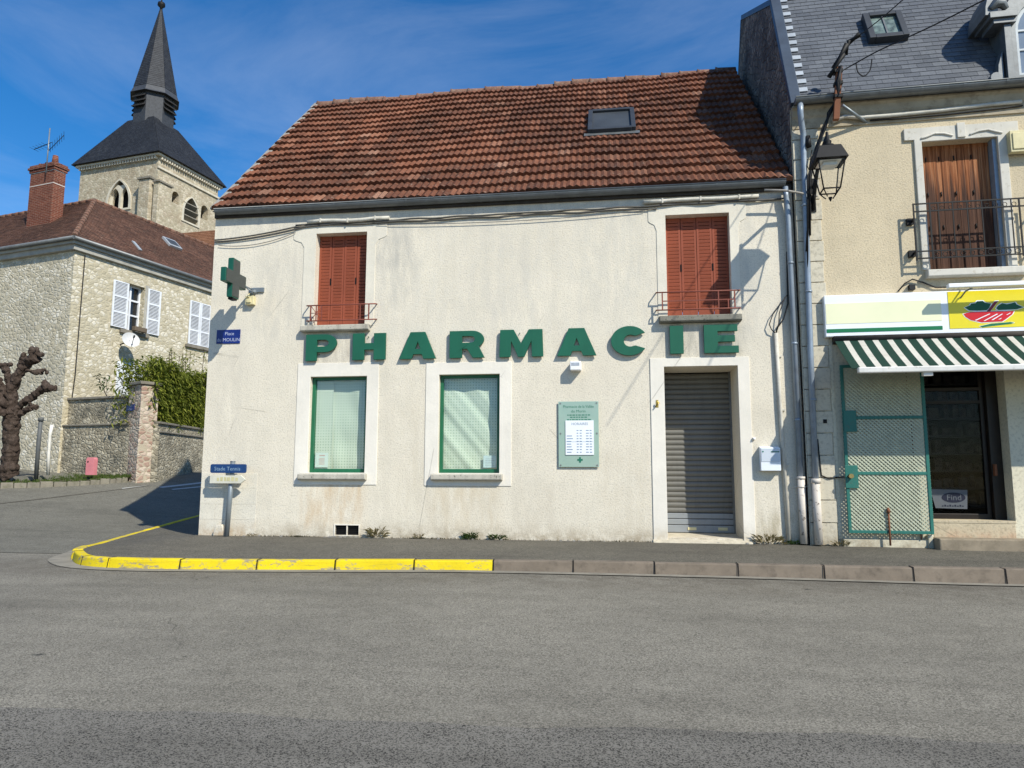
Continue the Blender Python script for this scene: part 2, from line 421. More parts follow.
K['house_tiles'] = m_tiles('small_flat_clay_tiles', [(0.0, (.095, .052, .038)), (.35, (.13, .068, .047)), (.7, (.165, .083, .056)), (1.0, (.22, .115, .078))], lk=.35, dark=.45)
K['nave_tiles'] = m_tiles('orange_church_tiles', [(0.0, (.16, .07, .035)), (.5, (.20, .09, .045)), (1.0, (.24, .115, .06))], lk=.25, dark=.5)
K['slate'] = m_tiles('grey_slates', [(0.0, (.080, .088, .102)), (.5, (.105, .114, .130)), (1.0, (.140, .150, .166))], lichen=(.22, .23, .23), lk=.12, dark=.25, rough=.55)
K['dark_slate'] = m_tiles('dark_church_slate', [(0.0, (.022, .024, .030)), (.5, (.030, .033, .040)), (1.0, (.042, .046, .054))], lichen=(.11, .11, .10), lk=.25, dark=.3, rough=.6)
K['under'] = simple('dark_roof_underlay', (.03, .028, .027), .9)
K['mortar'] = simple('lime_mortar', (.27, .255, .23), .95, .25, 12, .6, 50)
K['gap'] = simple('dark_void', (.006, .006, .007), .9)
K['zinc'] = simple('weathered_zinc', (.15, .16, .163), .45, .2, 4, .1, 30, .5, .35, dirt=((.09, .09, .09), .5))
K['zinc_blue'] = simple('painted_blue_grey_pipe', (.25, .30, .36), .4, .15, 3, .08, 30, .5, .2, dirt=((.16, .17, .18), .5))
K['zinc_light'] = simple('pale_zinc', (.42, .45, .47), .42, .12, 5, .05, 30, .5, .3)
K['castiron'] = m_paint('chipped_white_cast_iron', (.62, .56, .49), .6, (.06, .035, .025), .9, 4)
K['wood_dark'] = simple('dark_weathered_wood', (.045, .038, .032), .8, .3, 8, .3, 40)
K['letter'] = m_paint('green_letter_face', (.012, .108, .060), .42, None, 0, 5, .4, .25)
K['letter_side'] = simple('green_letter_side', (.008, .07, .038), .5)
K['green_frame'] = m_paint('green_window_frame', (.012, .12, .055), .4)
K['green_gate'] = m_paint('teal_gate_paint', (.022, .15, .12), .5, (.08, .10, .07), .5, 6)
K['shutter_red'] = m_paint('red_shutter_paint', (.29, .078, .042), .55, None, 0, 4, .2, .35)
K['rail_red'] = m_paint('rusty_red_rail', (.21, .055, .035), .6, (.10, .05, .03), .6, 14)
K['sill'] = m_paint('stained_stone_sill', (.48, .45, .38), .9, (.10, .092, .07), .9, 14, .1, .8)
K['sill_moss'] = m_paint('mossy_stone_sill', (.22, .21, .175), .95, (.022, .024, .016), .97, 16, .1, .7)
K['roller'] = m_paint('grey_roller_shutter', (.15, .145, .128), .4, (.07, .065, .055), .3, 3, .5, .5)
K['roller_low'] = m_paint('pale_shutter_bottom_bar', (.24, .26, .28), .4, (.14, .13, .12), .3, 5, .5, .4)
K['stone_step'] = simple('worn_stone_step', (.50, .45, .35), .9, .15, 6, .4, 40, dirt=((.25, .2, .14), .6))
K['glass'] = m_glass('window_glass', (.95, .98, .96), .05)
K['glass_dark'] = m_glass('shop_glass', (.85, .86, .86), .006)
K['grey_glass'] = simple('skylight_glass', (.045, .052, .06), .5, .2, 2, 0, 60, .3)
K['dormer_glass'] = simple('dormer_glass', (.20, .24, .29), .08, .25, 1.5, 0, 60, .9)
K['black_glass'] = simple('dark_house_glass', (.012, .014, .016), .06, .3, 3, 0, 60, .7)
K['paper'] = simple('white_paper', (.78, .80, .82), .6, .04, 6)
K['paper_print'] = simple('faded_print', (.36, .40, .46), .7, .2, 20)
K['print_red'] = simple('faded_red_print', (.55, .30, .28), .7)
K['board'] = simple('pale_green_acrylic_board', (.29, .41, .345), .15, .07, 2, 0, 60, .6, dirt=((.34, .40, .36), .5))
K['board_text'] = simple('dark_green_print', (.02, .16, .10), .5)
K['metal_screw'] = simple('steel_screw', (.3, .29, .27), .4, .2, 30, 0, 60, .5, .8)
K['white_plastic'] = simple('white_plastic', (.80, .80, .80), .45, .04, 5)
K['letterbox'] = simple('white_letterbox_enamel', (.74, .78, .82), .35, .05, 5, 0, 60, .5)
K['cream_plastic'] = simple('yellowed_plastic', (.62, .55, .32), .5, .1, 8)
K['blue_plate'] = simple('blue_enamel_plate', (.006, .018, .15), .3, .12, 8, 0, 60, .5)
K['blue_plate_worn'] = m_paint('faded_blue_sign_face', (.010, .045, .15), .45, (.07, .13, .2), .6, 12)
K['plate_text'] = simple('white_sign_lettering', (.42, .46, .60), .5)
K['worn_text'] = simple('faded_pale_lettering', (.22, .33, .44), .6)
K['arrow_plate'] = m_paint('faded_white_arrow_plate', (.62, .60, .50), .55, (.45, .40, .2), .4, 12)
K['arrow_text'] = simple('faded_ochre_lettering', (.50, .46, .26), .6)
K['galv'] = simple('galvanised_post', (.22, .25, .27), .45, .15, 6, .05, 30, .5, .4)
K['led_panel'] = simple('unlit_led_panel', (.055, .062, .058), .5, .15, 12, .5, 90)
K['cross_green'] = m_paint('cross_green_casing', (.008, .085, .055), .4)
K['cable'] = simple('black_cable', (.012, .012, .013), .6)
K['cable_grey'] = simple('weathered_grey_cable', (.30, .28, .25), .7, .2, 8)
K['conduit'] = simple('painted_cable_conduit', (.56, .53, .46), .7, .15, 5, .2, 30, dirt=((.3, .27, .2), .5))
K['iron_black'] = simple('black_iron', (.008, .008, .0085), .6, .25, 12, .1, 40, .25)
K['iron_rail'] = simple('black_railing_iron', (.007, .0065, .0065), .55, .25, 12)
K['rust'] = m_paint('rusted_iron', (.20, .075, .035), .85, (.08, .035, .02), .7, 10)
K['lamp_glass'] = m_glass('lantern_glass', (.99, .99, .99), .01)
K['lamp_white'] = simple('lantern_reflector', (.66, .66, .62), .5)
# right-hand building
K['ochre'] = m_render('ochre_roughcast', (.61, .515, .36), stains=[(1.6, 3.4, 3.4, 4.1, (.40, .32, .2), .3)], bscale=40, bstr=.7)
K['cream_wall'] = m_render('cream_shop_wall', (.66, .61, .47), bscale=24, bstr=.4)
K['quoin'] = m_render('quoin_stone', (.60, .545, .43), bscale=22, bstr=.4)
K['cornice'] = simple('weathered_cornice_stone', (.40, .34, .245), .9, .2, 3, .4, 40, dirt=((.16, .13, .09), .7))
K['trim_stone'] = m_paint('pale_trim_stone', (.62, .59, .52), .9, (.33, .28, .2), .4, 5, .1, .3)
K['gable'] = m_stone('dark_gable_rubble', (.17, .15, .135), (.32, .275, .23), (.20, .18, .165), 6.5, .06, 1.0, moss=((.055, .048, .045), .75))
def m_wood():
    n = NT('bleached_plank_shutter'); x, y, z = n.sep()[:3]
    g = n.noise(1.0, 6, .7, n.map((34, 20, .9)), .4); b = n.noise(1.3, 4, .6, n.map((4, 4, .8)))
    col = n.ramp(g, [(.3, (.075, .026, .013)), (.5, (.25, .090, .036)), (.68, (.45, .21, .10))])
    zz = n.math('ADD', z, n.math('MULTIPLY', n.math('SUBTRACT', n.noise(1.0, 4, .6, n.map((16, 9, .5))), .5), 2.4))
    dk = n.band(zz, 2.0, 5.58, .3)
    col = n.mix(n.math('MULTIPLY', dk, .95), col, n.ramp(g, [(.3, (.028, .016, .012)), (.6, (.085, .045, .032)), (.8, (.16, .09, .06))]))
    n.color(col); n.rough(.8, .15); n.bump(g, .4, .006)
    return n.mat
K['plank'] = m_wood()
K['sign_white'] = simple('sign_white', (.80, .83, .86), .3, .03, 3, 0, 60, .5)
K['sign_cream'] = simple('sign_cream_band', (.80, .79, .53), .3, .03, 3, 0, 60, .5)
K['sign_yellow'] = simple('sign_yellow', (.74, .62, .012), .3, .04, 3, 0, 60, .5)
K['sign_green'] = simple('sign_green', (.012, .16, .065), .35, .06, 3)
K['sign_dark_green'] = simple('sign_leaf_green', (.006, .09, .035), .35, .06, 3)
K['sign_red'] = simple('sign_red', (.56, .018, .025), .35, .08, 3)
K['sign_maroon'] = simple('sign_stem', (.22, .02, .03), .35, .08, 3)
K['aw_white'] = simple('awning_off_white', (.50, .48, .425), .85, .1, 3, .2, 200, dirt=((.34, .31, .25), .5))
K['aw_green'] = simple('awning_green', (.005, .032, .021), .85, .12, 3, .2, 200)
K['aw_bar'] = m_paint('awning_bar', (.66, .65, .61), .5, (.3, .27, .22), .4, 7)
K['mesh'] = simple('mesh_wire', (.45, .47, .35), .6, .15, 10)
K['door_dark'] = simple('dark_brown_door', (.018, .013, .010), .4, .3, 5, .1, 40)
K['shelf'] = simple('dim_shop_shelf', (.045, .040, .036), .7, .2, 5)
K['goods'] = simple('dim_goods', (.05, .035, .03), .8, .6, 9, c2=(.09, .075, .06))
K['poster'] = simple('grey_poster', (.10, .11, .125), .5, .1, 4)
K['poster_ink'] = simple('poster_ink', (.012, .014, .03), .5)
K['brick_riser'] = m_render('flaking_painted_riser', (.52, .44, .31), foot=(.45, .19, .10), bscale=20, bstr=.6)
# left background
K['house_stone'] = m_stone('pale_rubble_house', (.44, .39, .275), (.72, .67, .56), (.51, .455, .325), 6.0, .10, .4, blotch=((.40, .35, .25), .5))
K['house_stone_grey'] = m_stone('greyer_rubble_house', (.45, .40, .29), (.74, .69, .58), (.52, .465, .34), 6.0, .10, .45, blotch=((.30, .28, .22), .6))
K['wall_stone'] = m_stone('garden_wall_rubble', (.28, .245, .18), (.52, .47, .36), (.36, .315, .225), 7.0, .08, .6, moss=((.11, .105, .085), .75))
K['pillar_stone'] = m_stone('pink_stone_pillar', (.34, .22, .17), (.58, .49, .40), (.46, .40, .30), 5.6, .09, .5)
K['coping'] = simple('dark_stone_coping', (.20, .18, .145), .95, .25, 5, .4, 40)
K['church_stone'] = m_stone('church_rubble', (.38, .33, .235), (.60, .53, .41), (.46, .405, .29), 3.6, .09, .4, moss=((.26, .18, .12), .45))
K['church_trim'] = simple('church_ashlar', (.55, .50, .40), .9, .15, 2, .3, 20)
K['white_paint'] = m_paint('white_shutter_paint', (.72, .74, .77), .5)
K['brick'] = m_brick('chimney_brick', (.135, .040, .026), (.20, .062, .036), (.28, .2, .15))
K['brick_band'] = simple('white_mortar_band', (.55, .5, .45), .9)
K['render_grey'] = simple('grey_eave_board', (.36, .345, .30), .8, .2, 3)
def m_bark():
    n = NT('plane_tree_bark'); a = n.noise(9, 6, .7, n.map((1, 1, .45))); b = n.noise(38, 4, .7)
    n.color(n.mix(n.ramp(b, [(.35, 0.0), (.7, 1.0)]), n.ramp(a, [(.3, (.030, .022, .018)), (.5, (.080, .058, .046)), (.7, (.135, .105, .086))]), (.05, .037, .03)))
    n.rough(.95, .1); n.bump(a, .9, .05); n.bump(b, .7, .012); return n.mat
K['bark'] = m_bark()
K['dish'] = simple('satellite_dish', (.55, .55, .54), .5, .05, 5)
K['pink'] = simple('faded_pink_plastic', (.58, .20, .22), .6, .12, 5, dirt=((.45, .2, .2), .4))
K['pole_white'] = simple('white_pole', (.72, .70, .64), .6)
K['pole_grey'] = simple('dark_grey_pole', (.10, .105, .105), .6)
def m_leaf(name, a, b, tr=.25):
    n = NT(name); oi = n.n.new('ShaderNodeNewGeometry')
    n.color(n.mix(oi.outputs['Random Per Island'], a, b)); n.rough(.6, .25)
    n.b.inputs['Transmission Weight'].default_value = 0
    ts = n.n.new('ShaderNodeBsdfTranslucent'); n.link(n.mix(oi.outputs['Random Per Island'], a, b), ts.inputs[0])
    mx = n.n.new('ShaderNodeMixShader'); mx.inputs[0].default_value = tr
    n.link(n.b.outputs[0], mx.inputs[1]); n.link(ts.outputs[0], mx.inputs[2]); n.link(mx.outputs[0], n.out.inputs[0])
    return n.mat
K['leaf'] = m_leaf('hedge_leaf', (.075, .115, .014), (.33, .35, .055), .4)
K['leaf_dark'] = m_leaf('weed_leaf', (.03, .06, .012), (.07, .12, .025))
K['leaf_dry'] = m_leaf('dry_weed', (.16, .13, .06), (.26, .22, .10))
K['grass'] = m_leaf('grass_blade', (.035, .065, .010), (.09, .13, .025))
K['soil'] = simple('soil_and_moss', (.075, .07, .035), .95, .35, 5, .6, 30)
# ground
K['road'] = m_asphalt('worn_road_asphalt', (.091, .084, .068), (.295, .272, .222), 1.7, .3, grit=True)
K['patch'] = m_asphalt('coarse_newer_asphalt', (.020, .0185, .016), (.225, .21, .18), 1.9, .2, False, 1.6)
K['pavement'] = m_asphalt('dark_pavement_asphalt', (.062, .056, .045), (.19, .174, .138), 1.1, .45, True, .9)
K['street'] = m_asphalt('side_street_asphalt', (.085, .080, .065), (.23, .217, .175), 1.1, .35)
K['ground'] = simple('earth', (.12, .11, .07), .95, .3, .4, .4, 10)
K['kerb'] = simple('brown_kerb_stone', (.185, .15, .115), .9, .2, 3, .5, 50, dirt=((.07, .058, .047), .6))
def m_kerb_paint():
    n = NT('worn_yellow_kerb_paint')
    base = n.mix(n.ramp(n.noise(1.6, 4), [(.3, 0.0), (.7, 1.0)]), (.60, .45, .012), (.76, .59, .014))
    ch = n.ramp(n.noise(3.4, 8, .78, n.map((1, 1.6, 2.6))), [(.535, 0.0), (.585, 1.0)])
    stone = n.mix(n.noise(12, 4), (.17, .145, .11), (.36, .32, .25))
    col = n.mix(n.math('MULTIPLY', ch, .9), base, stone)
    sc2 = n.ramp(n.noise(1.0, 5, .7, n.map((1.1, 9, 26))), [(.56, 0.0), (.72, 1.0)]); col = n.mix(n.math('MULTIPLY', sc2, .5), col, (.20, .16, .05))
    col = n.mix(n.math('MULTIPLY', n.ramp(n.noise(28, 4, .7), [(.55, 0.0), (.75, 1.0)]), .35), col, (.30, .23, .03))
    n.color(col); n.rough(.7, .2); n.bump(n.noise(40, 4), .4, .006); n.bump(ch, -.3, .004); return n.mat
K['kerb_yellow'] = m_kerb_paint()
K['channel'] = simple('pale_concrete_channel', (.235, .215, .175), .9, .2, 4, .4, 50, dirt=((.18, .16, .13), .6))
K['mark'] = m_paint('worn_white_marking', (.5, .5, .48), .8, (.2, .2, .19), .8, 5)
K['mark_yellow'] = m_paint('worn_yellow_line', (.60, .47, .06), .8, (.3, .27, .2), .9, 6)

# ------------------------------------------------------------------ lie of the land
def hill(x, y):
    s = max(0.0, (x + 8) * -.5 + (y + 1) * .866)
    return .0072 * s * s if s < 12 else 1.037 + .10 * (s - 12)
def zroad(x, y):
    return hill(x, y) - .15 - .034 * max(0.0, -2.6 - y) - .045 * min(1.0, max(0.0, (x + 2.0) / 6.0))
def hit(px, py, off=0.15):
    r = ray(px, py); t = .004
    while t < .2:
        p = CAM + r * t
        if p.z <= zroad(p.x, p.y) + off: return p
        t += .00005
    return CAM + r * .03
def G(px, py, z):
    r = ray(px, py); t = (z - CAM.z) / r.z
    return CAM + r * t
def sheet(name, xs, ys, zf, m, keep=None, uvless=True):
    mb = MB(); n = len(ys)
    vs = [(x, y, zf(x, y)) for x in xs for y in ys]
    fs = []
    for i in range(len(xs) - 1):
        for j in range(n - 1):
            if keep and not keep((xs[i] + xs[i + 1]) / 2, (ys[j] + ys[j + 1]) / 2): continue
            fs.append((i * n + j, (i + 1) * n + j, (i + 1) * n + j + 1, i * n + j + 1))
    mb.mesh(vs, fs, 0, True)
    return props(mb.build(name, m, recalc=False), kind='structure')
def lin(a, b, n): return [a + (b - a) * i / n for i in range(n + 1)]

sheet('ground', [-700, -300, -120] + lin(-60, 60, 60) + [120, 300, 700], [-700, -300, -120] + lin(-50, 60, 55) + [120, 300, 700], lambda x, y: zroad(x, y) - .06, K['ground'])
sheet('road', lin(-45, 40, 170), lin(-32, -1.0, 62), zroad, K['road'])
sheet('side_street', lin(-45, -6.4, 120), lin(-1.72, 26, 90), lambda x, y: zroad(x, y) + .006, K['street'])
# newer coarse asphalt strip across the foreground, with a slightly wavering joint
e0 = G(0, 707, -.31); e1 = G(1024, 737, -.31)
def edge_y(x):
    return e0.y + (e1.y - e0.y) * (x - e0.x) / (e1.x - e0.x) + .03 * math.sin(x * 1.7) + .018 * math.sin(x * 5.3 + 1) + .008 * math.sin(x * 17)
mb = MB()
xs = lin(-30, 30, 400)
for a, b in zip(xs, xs[1:]):
    rows = [-30, -14, -10, -8.4, None]
    for r0, r1 in zip(rows, rows[1:]):
        ya0 = r0; yb0 = r0; ya1 = edge_y(a) if r1 is None else r1; yb1 = edge_y(b) if r1 is None else r1
        mb.face([(a, ya0, zroad(a, ya0) + .006), (b, yb0, zroad(b, yb0) + .006), (b, yb1, zroad(b, yb1) + .006), (a, ya1, zroad(a, ya1) + .006)])
props(mb.build('road_patch', K['patch']), kind='structure')

# ------------------------------------------------------------------ kerb and pavement
KP = [(16, -2.62), (8, -2.5), (4.69, -2.48), (1.58, -2.47), (-1.5, -2.59), (-3.92, -2.86), (-5.4, -3.0), (-6.3, -3.03), (-6.95, -2.88), (-7.4, -2.5), (-7.8, -2.0), (-8.2, -1.3), (-8.55, -.5), (-8.95, .8), (-9.25, 2.2), (-9.5, 3.8), (-9.85, 7), (-10.3, 14), (-10.8, 24)]
def catmull(P, n=12):
    out = []
    for i in range(len(P) - 1):
        p0, p1, p2, p3 = (Vector(P[max(i - 1, 0)]), Vector(P[i]), Vector(P[i + 1]), Vector(P[min(i + 2, len(P) - 1)]))
        for k in range(n):
            t = k / n
            out.append(.5 * ((2 * p1) + (p2 - p0) * t + (2 * p0 - 5 * p1 + 4 * p2 - p3) * t * t + (3 * p1 - p0 - 3 * p2 + p3) * t ** 3))
    out.append(Vector(P[-1])); return out
KS = catmull(KP)
def resample(pts, step):
    out = [pts[0]]; acc = 0
    for a, b in zip(pts, pts[1:]):
        L = (b - a).length
        if L < 1e-9: continue
        d = step - acc
        while d <= L:
            out.append(a.lerp(b, d / L)); d += step
        acc = L - (d - step)
    return out
KS = resample(KS, .05)
def nrm2(i):
    a = KS[max(i - 2, 0)]; b = KS[min(i + 2, len(KS) - 1)]; d = (b - a).normalized()
    return Vector((d.y, -d.x))       # towards the pavement
def kside(p):
    return min(1.0, max(0.0, (p.y + 2.3) / 1.6)) if p.x < -7 else 0.0
def ktop(p):
    return zroad(p.x, p.y) + .125 + .045 * min(1.0, max(0.0, (p.x + 2.0) / 6.0)) - .07 * kside(p)
def kerb_run(i0, i1, mb, m=0):
    """one kerb stone between two samples of the kerb line"""
    sec = []
    jz = random.uniform(-.006, .006); jo = random.uniform(-.008, .008)
    for i in range(i0, i1 + 1, 2 if i1 - i0 > 3 else 1):
        p = KS[i]; n = nrm2(i); zt = ktop(p) + jz; zr = zroad(p.x, p.y)
        w = .15
        q = [p + n * (jo), p + n * (jo + .022), p + n * w, p + n * w]
        zz = [zr - .05, zt, zt + .004, zr - .05]
        sec.append([Vector((a.x, a.y, b)) for a, b in zip(q, zz)])
    base = len(mb.v); L = len(sec)
    vs = [v for s_ in sec for v in s_]; fs = []
    for k in range(L - 1):
        for j in range(4):
            fs.append((k * 4 + j, k * 4 + (j + 1) % 4, (k + 1) * 4 + (j + 1) % 4, (k + 1) * 4 + j))
    fs.append((0, 1, 2, 3)); fs.append(tuple((L - 1) * 4 + j for j in (3, 2, 1, 0)))
    mb.mesh(vs, fs, m)
plain = MB(); yel = MB()
iy = min(range(len(KS)), key=lambda i: abs(KS[i].x + 1.5) + (0 if KS[i].y < -2 else 9))
ic = min(range(len(KS)), key=lambda i: (KS[i] - Vector((-7.5, -2.38))).length)
i = iy % 20
while i + 20 <= iy:
    kerb_run(i, i + 20, plain); i += 20
    i += 0
    if i + 20 <= iy: pass
i = iy
lens = [20, 20, 20, 20, 20, 10, 14]
k = 0
while i < ic:
    L = lens[k % len(lens)]; j = min(i + L, ic)
    kerb_run(i, j, yel); i = j; k += 1
i = ic + 4
while i + 20 < len(KS) - 2:
    kerb_run(i, i + 20, yel); i += 20
# open the joints between the stones a little
def shrink(mb):
    return mb
props(plain.build('kerb', K['kerb'], bevel=.012), kind='structure')
props(yel.build('painted_kerb', K['kerb_yellow'], bevel=.014), kind='structure')
# dark joints: thin mortar lines standing 2 mm proud of the stones
jm = MB()
def joint(i):
    p = KS[i]; n = nrm2(i); t = Vector((-n.y, n.x)) * .007; zt = ktop(p) + .0065; zr = zroad(p.x, p.y)
    o = [p - n * .012, p + n * .014, p + n * .15]
    for a, b, za, zb in ((o[0], o[1], zr, zt), (o[1], o[2], zt, zt + .003)):
        jm.face([(a.x - t.x, a.y - t.y, za), (a.x + t.x, a.y + t.y, za), (b.x + t.x, b.y + t.y, zb), (b.x - t.x, b.y - t.y, zb)])
i = iy % 20
while i + 20 <= iy: joint(i); i += 20
i = iy; k = 0
while i < ic: joint(i); i += lens[k % len(lens)]; k += 1
props(jm.build('kerb_joints', K['gap']), kind='structure')
# pale concrete channel at the kerb foot
ch = MB()
for i in range(0, ic + 30, 2):
    a, b = KS[i], KS[min(i + 2, len(KS) - 1)]; na, nb = nrm2(i), nrm2(i + 2)
    wd = .15 + (.12 * math.exp(-((i - ic) / 14.0) ** 2) if i > iy else 0)
    q = [a + na * .01, b + nb * .01, b - nb * wd, a - na * wd]
    ch.face([(p.x, p.y, zroad(p.x, p.y) + .009) for p in q])
props(ch.build('kerb_channel', K['channel']), kind='structure')
# pavement between the kerb and the house fronts
pv = MB(); rows = 8
inner = []
for i in range(0, len(KS), 3):
    p = KS[i] + nrm2(i) * .14
    if p.x >= -7.0 and p.y < -1.5: q = Vector((p.x, .15))
    elif p.y < 0.05: q = Vector((-7.0, .1))
    else: q = Vector((-6.9, p.y))
    zk = ktop(KS[i]) - .004; zq = hill(q.x, q.y) + .002
    inner.append([Vector((p.x + (q.x - p.x) * t / rows, p.y + (q.y - p.y) * t / rows, zk + (zq - zk) * t / rows)) for t in range(rows + 1)])
vs = [v for r_ in inner for v in r_]; n = rows + 1
fs = [(i * n + j, i * n + j + 1, (i + 1) * n + j + 1, (i + 1) * n + j) for i in range(len(inner) - 1) for j in range(rows)]
pv.mesh(vs, fs, 0, True)
props(pv.build('pavement', K['pavement']), kind='structure')
# faint white marking of the side street
mk = MB()
def strip(pa, pb, wd, zoff=.014, n=14):
    a = hit(*pa, 0.0); b = hit(*pb, 0.0); d = (b - a); d.z = 0; d.normalize(); s_ = Vector((-d.y, d.x, 0)) * wd
    for k in range(n):
        p = a.lerp(b, k / n); q = a.lerp(b, (k + 1) / n)
        mk.face([(v.x, v.y, zroad(v.x, v.y) + zoff) for v in (p - s_, q - s_, q + s_, p + s_)])
strip((160, 488), (204, 483), .10); strip((172, 490), (204, 487), .07); strip((122, 489), (150, 486), .05)
props(mk.build('street_marking', K['mark']), kind='structure')
sm = MB(); mk = sm
strip((0, 504), (70, 496), .05, .016); strip((70, 496), (150, 486), .04, .016)
props(sm.build('street_seam', K['pavement']), kind='structure')

# ================================================================== THE PHARMACY
ph = thing('pharmacy_building', 'off white rough plastered two storey building with red tiled roof and red shutters', 'building')
XL, XR = -7.05, 2.95
H = {'w1': (-5.13, -4.12, 1.07, 2.71, .12), 'w2': (-2.86, -1.83, 1.07, 2.71, .12), 'f1': (-5.12, -4.19, 3.61, 5.26, .19), 'f2': (.93, 1.95, 3.61, 5.31, .19),
     'door': (.85, 2.0, .07, 2.78, .76), 'vent': (-4.6, -4.19, .04, .2, .06)}
mb = MB()
wall(mb, XL, XR, -.3, 5.75, list(H.values()))
gz_l = F0.Q(213, 210.5, -.24)[1]; gz_m = F0.Q(573, 189, -.24)[1]; gz_r = F0.Q(784, 176.5, -.24)[1]
EY, EZ = -.09, (gz_l + gz_m + gz_r) / 3 + .02                                  # eave line
RL = (4.18, 10.04); RR = (4.5, 10.36)                # ridge left and right (y, z)
for x, (ry, rz) in ((XL, RL), (XR, RR)):
    mb.face([(x, 0, -.3), (x, 8.6, -.3), (x, 8.6, 5.5), (x, ry, rz - .12), (x, 0, 5.72)])
mb.face([(XL, 8.6, -.3), (XR, 8.6, -.3), (XR, 8.6, 5.5), (XL, 8.6, 5.5)])
mb.build('wall', K['render'], ph)
# roof
mb = MB()
A = (XL - .02, EY, EZ); B = (XR, EY, EZ + .02); Cc = (XR, RR[0], RR[1]); D = (XL - .02, RL[0], RL[1])
mb.face([(p[0], p[1], p[2] - .035) for p in (A, B, Cc, D)], 1)
mb.face([(D[0], D[1], D[2] - .03), (Cc[0], Cc[1], Cc[2] - .03), (XR, 8.7, 5.6), (XL - .02, 8.7, 5.6)], 1)
tiles(mb, A, B, Cc, D, 44, 17, amp=.030, thick=.055, seg=4, bumps=2, jit=.018, wob=.022)
roof = mb.build('roof', [K['tiles'], K['under']], ph, recalc=False)
mb = MB()
for k in range(24):                                   # half-round ridge tiles, each overlapping the next
    x0 = XL + .02 + (XR - XL - .06) * k / 24; x1 = XL + .02 + (XR - XL - .06) * (k + 1) / 24 + .05
    f = lambda x: (RL[0] + (RR[0] - RL[0]) * (x - XL) / (XR - XL), RL[1] + (RR[1] - RL[1]) * (x - XL) / (XR - XL))
    dz = random.uniform(-.018, .018) + .02 * math.sin(k * .9)
    y0, z0 = f(x0); y1, z1 = f(x1)
    mb.tube([(x0, y0, z0 - .05 + dz), (x0 + .06, y0, z0 - .055 + dz), (x1, y1, z1 - .06 + dz)], [.135, .118, .105], 12)
for k in range(24): mb.uv[k] = (k, 3)
mb.build('ridge_tile_row', simple('ridge_tiles', (.16, .085, .06), .9, .3, 5, .5, 40, dirt=((.28, .25, .2), .7)), roof)
mb = MB()                                             # mortar verge along the left gable
for k in range(17):
    t0 = k / 17; t1 = (k + 1) / 17
    p0 = Vector(A).lerp(Vector(D), t0); p1 = Vector(A).lerp(Vector(D), t1)
    dz = random.uniform(-.01, .015)
    mb.obox((p0 + p1) / 2 + Vector((.015, 0, .02 + dz)), (.065, 0, 0), (p1 - p0) / 2, Vector((0, -.7, .7)) * .03)
mb.build('verge', K['mortar'], roof, bevel=.015)
EZR = EZ
# skylight on the roof slope
kz = (RL[1] - EZ) / (RL[0] - EY); sn = Vector((0, -kz, 1)).normalized(); sd = Vector((0, 1, kz)).normalized()
def onroof(x, y): return Vector((x, y, EZ + (y - EY) * (kz + .012) + .0))
c = onroof(.085, 2.16); hw = .455; hl = .60
mb = MB()
for s_ in (-1, 1):
    mb.obox(c + Vector((s_ * (hw - .035), 0, 0)) + sn * .06, (.045, 0, 0), sd * hl, sn * .075)
    mb.obox(c + sd * s_ * (hl - .035) + sn * .061, (hw - .075, 0, 0), sd * .05, sn * .075)
K['dark_frame'] = simple('dark_skylight_frame', (.035, .04, .048), .5, .2, 5)
sky = mb.build('skylight', K['dark_frame'], ph, bevel=.01)
mb = MB(); mb.obox(c + sn * .075, (hw - .07, 0, 0), sd * (hl - .06), sn * .008); mb.build('pane', K['grey_glass'], sky)
mb = MB(); mb.obox(c - sd * (hl + .06) + sn * .05, (hw + .08, 0, 0), sd * .07, sn * .006); mb.build('flashing', K['zinc'], sky)
# gutter, eave board
def half_pipe(mb, x0, x1, y, z0, z1, r, n=9, m=0, seams=()):
    ring = [(math.cos(R(180 + 180 * k / n)), math.sin(R(180 + 180 * k / n))) for k in range(n + 1)]
    for (a, b, ra) in [(x0, x1, r)] + [(s_ - .02, s_ + .02, r + .004) for s_ in seams]:
        za = z0 + (z1 - z0) * (a - x0) / (x1 - x0); zb = z0 + (z1 - z0) * (b - x0) / (x1 - x0)
        for p, q in zip(ring, ring[1:]):
            mb.face([(a, y + p[0] * ra, za + p[1] * ra), (b, y + p[0] * ra, zb + p[1] * ra), (b, y + q[0] * ra, zb + q[1] * ra), (a, y + q[0] * ra, za + q[1] * ra)], m, None, True)
    mb.tube([(x0, y - r, z0), (x1, y - r, z1)], .011, 6, m)
    for xx, zz in ((x0, z0), (x1, z1)):
        mb.face([(xx, y + p[0] * r, zz + p[1] * r) for p in ring], m)
print('gutter z', gz_l, gz_m, gz_r)
mb = MB(); half_pipe(mb, XL + .06, XR - .12, -.095, EZ - .015, EZ + .0, .088, seams=[XL + 1 + k * 1.3 for k in range(7)])
for k in range(11): mb.box(XL + .4 + k * .9, XL + .43 + k * .9, -.186, -.01, EZ - .012 + k * .0015, EZ - .004 + k * .0015)
gut = mb.build('gutter', K['zinc'], ph, recalc=False)
mb = MB(); mb.box(XL, XR - .01, -.05, -.003, EZ - .14, EZ - .03); mb.build('eave_board', K['wood_dark'], ph, bevel=.01)
